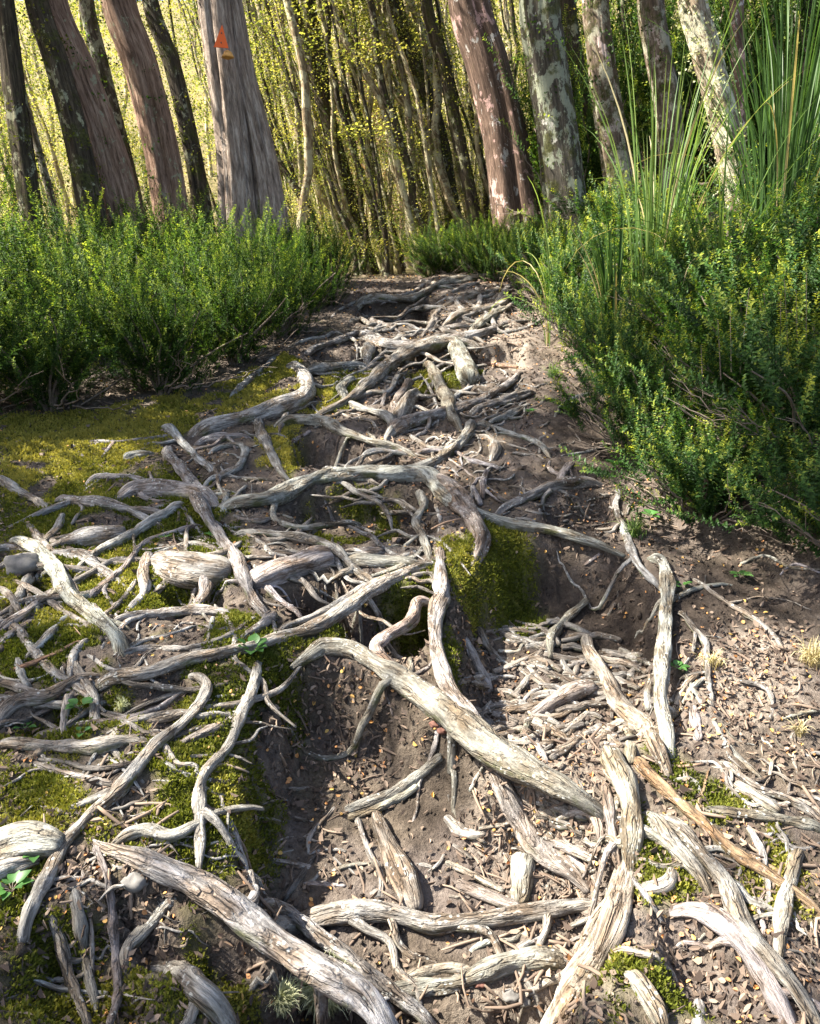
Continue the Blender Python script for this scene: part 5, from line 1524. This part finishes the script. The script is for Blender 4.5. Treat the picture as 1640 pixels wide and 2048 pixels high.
def build_herbs():
    rng = np.random.default_rng(31)
    spots = [(505,1312,.050,9,.55,'leafy green seedling rooted above the slender dropping root'),
             (72,1722,.030,4,.9,'small clover like herb on the white root mass'),
             (25,1790,.036,8,.9,'patch of rounded pale green leaves on moss at the left edge'),
             (160,1424,.034,7,.9,'little green herb in the dark gap of the left mat'),
             (50,1466,.028,5,.9,'small green herb on the thick level root at the left edge'),
             (165,1476,.024,4,.9,'tiny green herb below the thick level root'),
             (1352,1345,.030,8,.8,'round leaved seedling at the right of the grey kerb root'),
             (1360,1180,.034,6,.8,'dark round leaved herb right of the top of the grey kerb root'),
             (1232,940,.044,12,.8,'dark lobed leaves at the foot of the right bank'),
             (1300,1040,.036,9,.8,'low green herb under the lowest right shrub'),
             (1130,825,.036,8,.8,'small dark herb by the arched white rootlets'),
             (1060,830,.030,6,.7,'little herb in dust at the end of the fanning roots'),
             (425,1080,.030,8,.8,'tiny leafy herb beside the long pale root'),
             (330,1082,.020,4,.9,'tiny pale green herb on moss in the left mat'),
             (1480,1160,.036,8,.8,'green herb on the dark slope under the right shrubs'),
             (942,1205,.020,5,.8,'tiny seedling clinging to the mossy pillar')]
    for x, y, s, n, sp, label in spots:
        p, t = hit(x, y, ground_h)
        o = empty('seedling', p); tag(o, label, 'seedling', 'green seedlings among the roots')
        a = np.arange(n) * 2.4 + rng.uniform(0, 6)
        D = unit(np.stack([np.cos(a) * sp, np.sin(a) * sp, rng.uniform(.25, .7, n)], -1))
        P0 = np.zeros((n, 3)) + np.array([0, 0, .012]); b = Bag()
        for k in range(n):
            d = D[k]; up = unit(np.array([0, 0, 1.0]) - d * d[2]); sd = np.cross(d, up); L = s * rng.uniform(.7, 1.15)
            ts = np.linspace(0, 1, 7); wv = .34 * np.sin(np.pi * np.clip(ts, 0.02, .98) ** .8)
            mid = P0[k] + np.outer(ts * L, d) - np.outer(ts ** 2 * L * .25, [0, 0, 1]) + d * s * .35
            V = np.stack([mid - np.outer(wv * L, sd) + np.outer(wv * L * .3, up), mid, mid + np.outer(wv * L, sd) + np.outer(wv * L * .3, up)], 1).reshape(-1, 3)
            i = np.arange(6)[:, None] * 3
            b.add(V, [np.concatenate([i + [[0, 1, 4, 3]], i + [[1, 2, 5, 4]]])], tint=np.full(len(V), np.clip(rng.normal(.5, .15), 0, 1)))
        link('leaves', b.mesh('leaves', M['herb_leaf']), o)
        st = Bag()
        for k in range(n):
            V, q, t_, bk = tube(np.array([[0, 0, -.01], [0, 0, .006], P0[k] + D[k] * s * .2, P0[k] + D[k] * s * .4]), np.full(4, .0009), 4, 0, 2, 0, k, False)
            st.add(V, [q])
        link('stalks', st.mesh('stalks', M['stem_wood']), o)
    # wispy tufts
    for x, y, n, L, mat, name, cat, label in [
        (650,2005,1100,.085,'lichen_tuft','lichen_tuft','lichen','pale green beard of lichen at the bottom edge'),
        (560,2015,500,.055,'lichen_tuft','lichen_tuft','lichen','smaller greyish lichen left of the pale green beard'),
        (245,1418,90,.035,'lichen_tuft','lichen_tuft','lichen','whitish lichen on the upswept dark root'),
        (85,815,140,.07,'lichen_tuft','lichen_tuft','lichen','pale lichen hanging under the shrub at the left edge'),
        (1425,1335,60,.06,'sedge_straw','grass_tuft','grass','straw coloured grass tuft on the litter slope'),
        (1625,1330,110,.085,'sedge_straw','grass_tuft','grass','sunlit dry grass tuft at the right edge'),
        (1600,1470,36,.05,'sedge_straw','grass_tuft','grass','thin grass tuft at the right edge below the sunlit one'),
        (1270,1075,110,.09,'sedge_leaf','grass_tuft','grass','soft green grass tuft by the wavy root under the right shrubs'),
        (1108,755,120,.09,'sedge_leaf','grass_tuft','grass','fine green grass tuft at the right edge of the upper path')]:
        p, t = hit(x, y, ground_h)
        a = rng.uniform(0, 6.28, n); sp = rng.uniform(.1, 1.0, n); b = Bag()
        for k in range(n):
            V, q, tt = blade(np.array([rng.normal(0, L * .16), rng.normal(0, L * .16), 0]), a[k], L * rng.uniform(.5, 1.2), rng.uniform(.4, 2.4), .0016 if name == 'grass_tuft' else .0011, 6)
            b.add(V, [q], tint=np.clip(.3 + .5 * tt + rng.normal(0, .12), 0, 1))
        o = link(name, b.mesh(name, M[mat])); o.location = p - np.array([0, 0, .003])
        tag(o, label, cat, 'tufts of ' + cat)
    # stones
    for x, y, w, label in [(46,1140,62,'white flattened stone among roots at the left edge'), (1022,1996,34,'grey angular stone in the lower path'), (1048,2006,24,'small grey stone beside the angular one in the lower path'),
                           (270,1770,52,'rounded grey stone under the big pale root'), (1062,1985,18,'smallest grey stone in the lower path'), (752,1790,22,'little pale stone by the flat plank'),
                           (868,1452,20,'reddish pebble under the thickest tan root, upper one'), (884,1464,18,'reddish pebble under the thickest tan root, lower one'), (960,1972,20,'orange brown pebble on the lumpy worn root')]:
        p, t = hit(x, y, bed_h); r = .5 * w / FPX * t
        th = np.linspace(0, np.pi, 13); ph = np.linspace(0, 2 * np.pi, 20, endpoint=False); TH, PH = np.meshgrid(th, ph, indexing='ij')
        d = np.stack([np.sin(TH) * np.cos(PH), np.sin(TH) * np.sin(PH), np.cos(TH)], -1).reshape(-1, 3)
        rr = 1 + .30 * fbm(d[:, 0] * 1.5 + x, d[:, 1] * 1.5 + y, d[:, 2] * 1.5, 3, 3)
        V = d * rr[:, None] * r * np.array([1.1, .9, .7])
        i = np.arange(12)[:, None] * 20; j = np.arange(20)[None]; j2 = (j + 1) % 20
        q = np.stack([i + j, i + 20 + j, i + 20 + j2, i + j2], -1).reshape(-1, 4)
        me = new_mesh('stone', V, [q], M['pebble'] if 'pebble' in label else M['stone'])
        o = link('stone', me); o.location = p + np.array([0, 0, r * .3]); tag(o, label, 'stone', 'stones on the path')
# ------------------------------------------------------------------ build
GV, GQ, GM, GD = build_ground()
build_main_trees()
build_stand()
build_canopy()
build_marker()
build_shrubs()
build_sedges()
build_roots()
build_fill()
build_herbs()
build_floor()
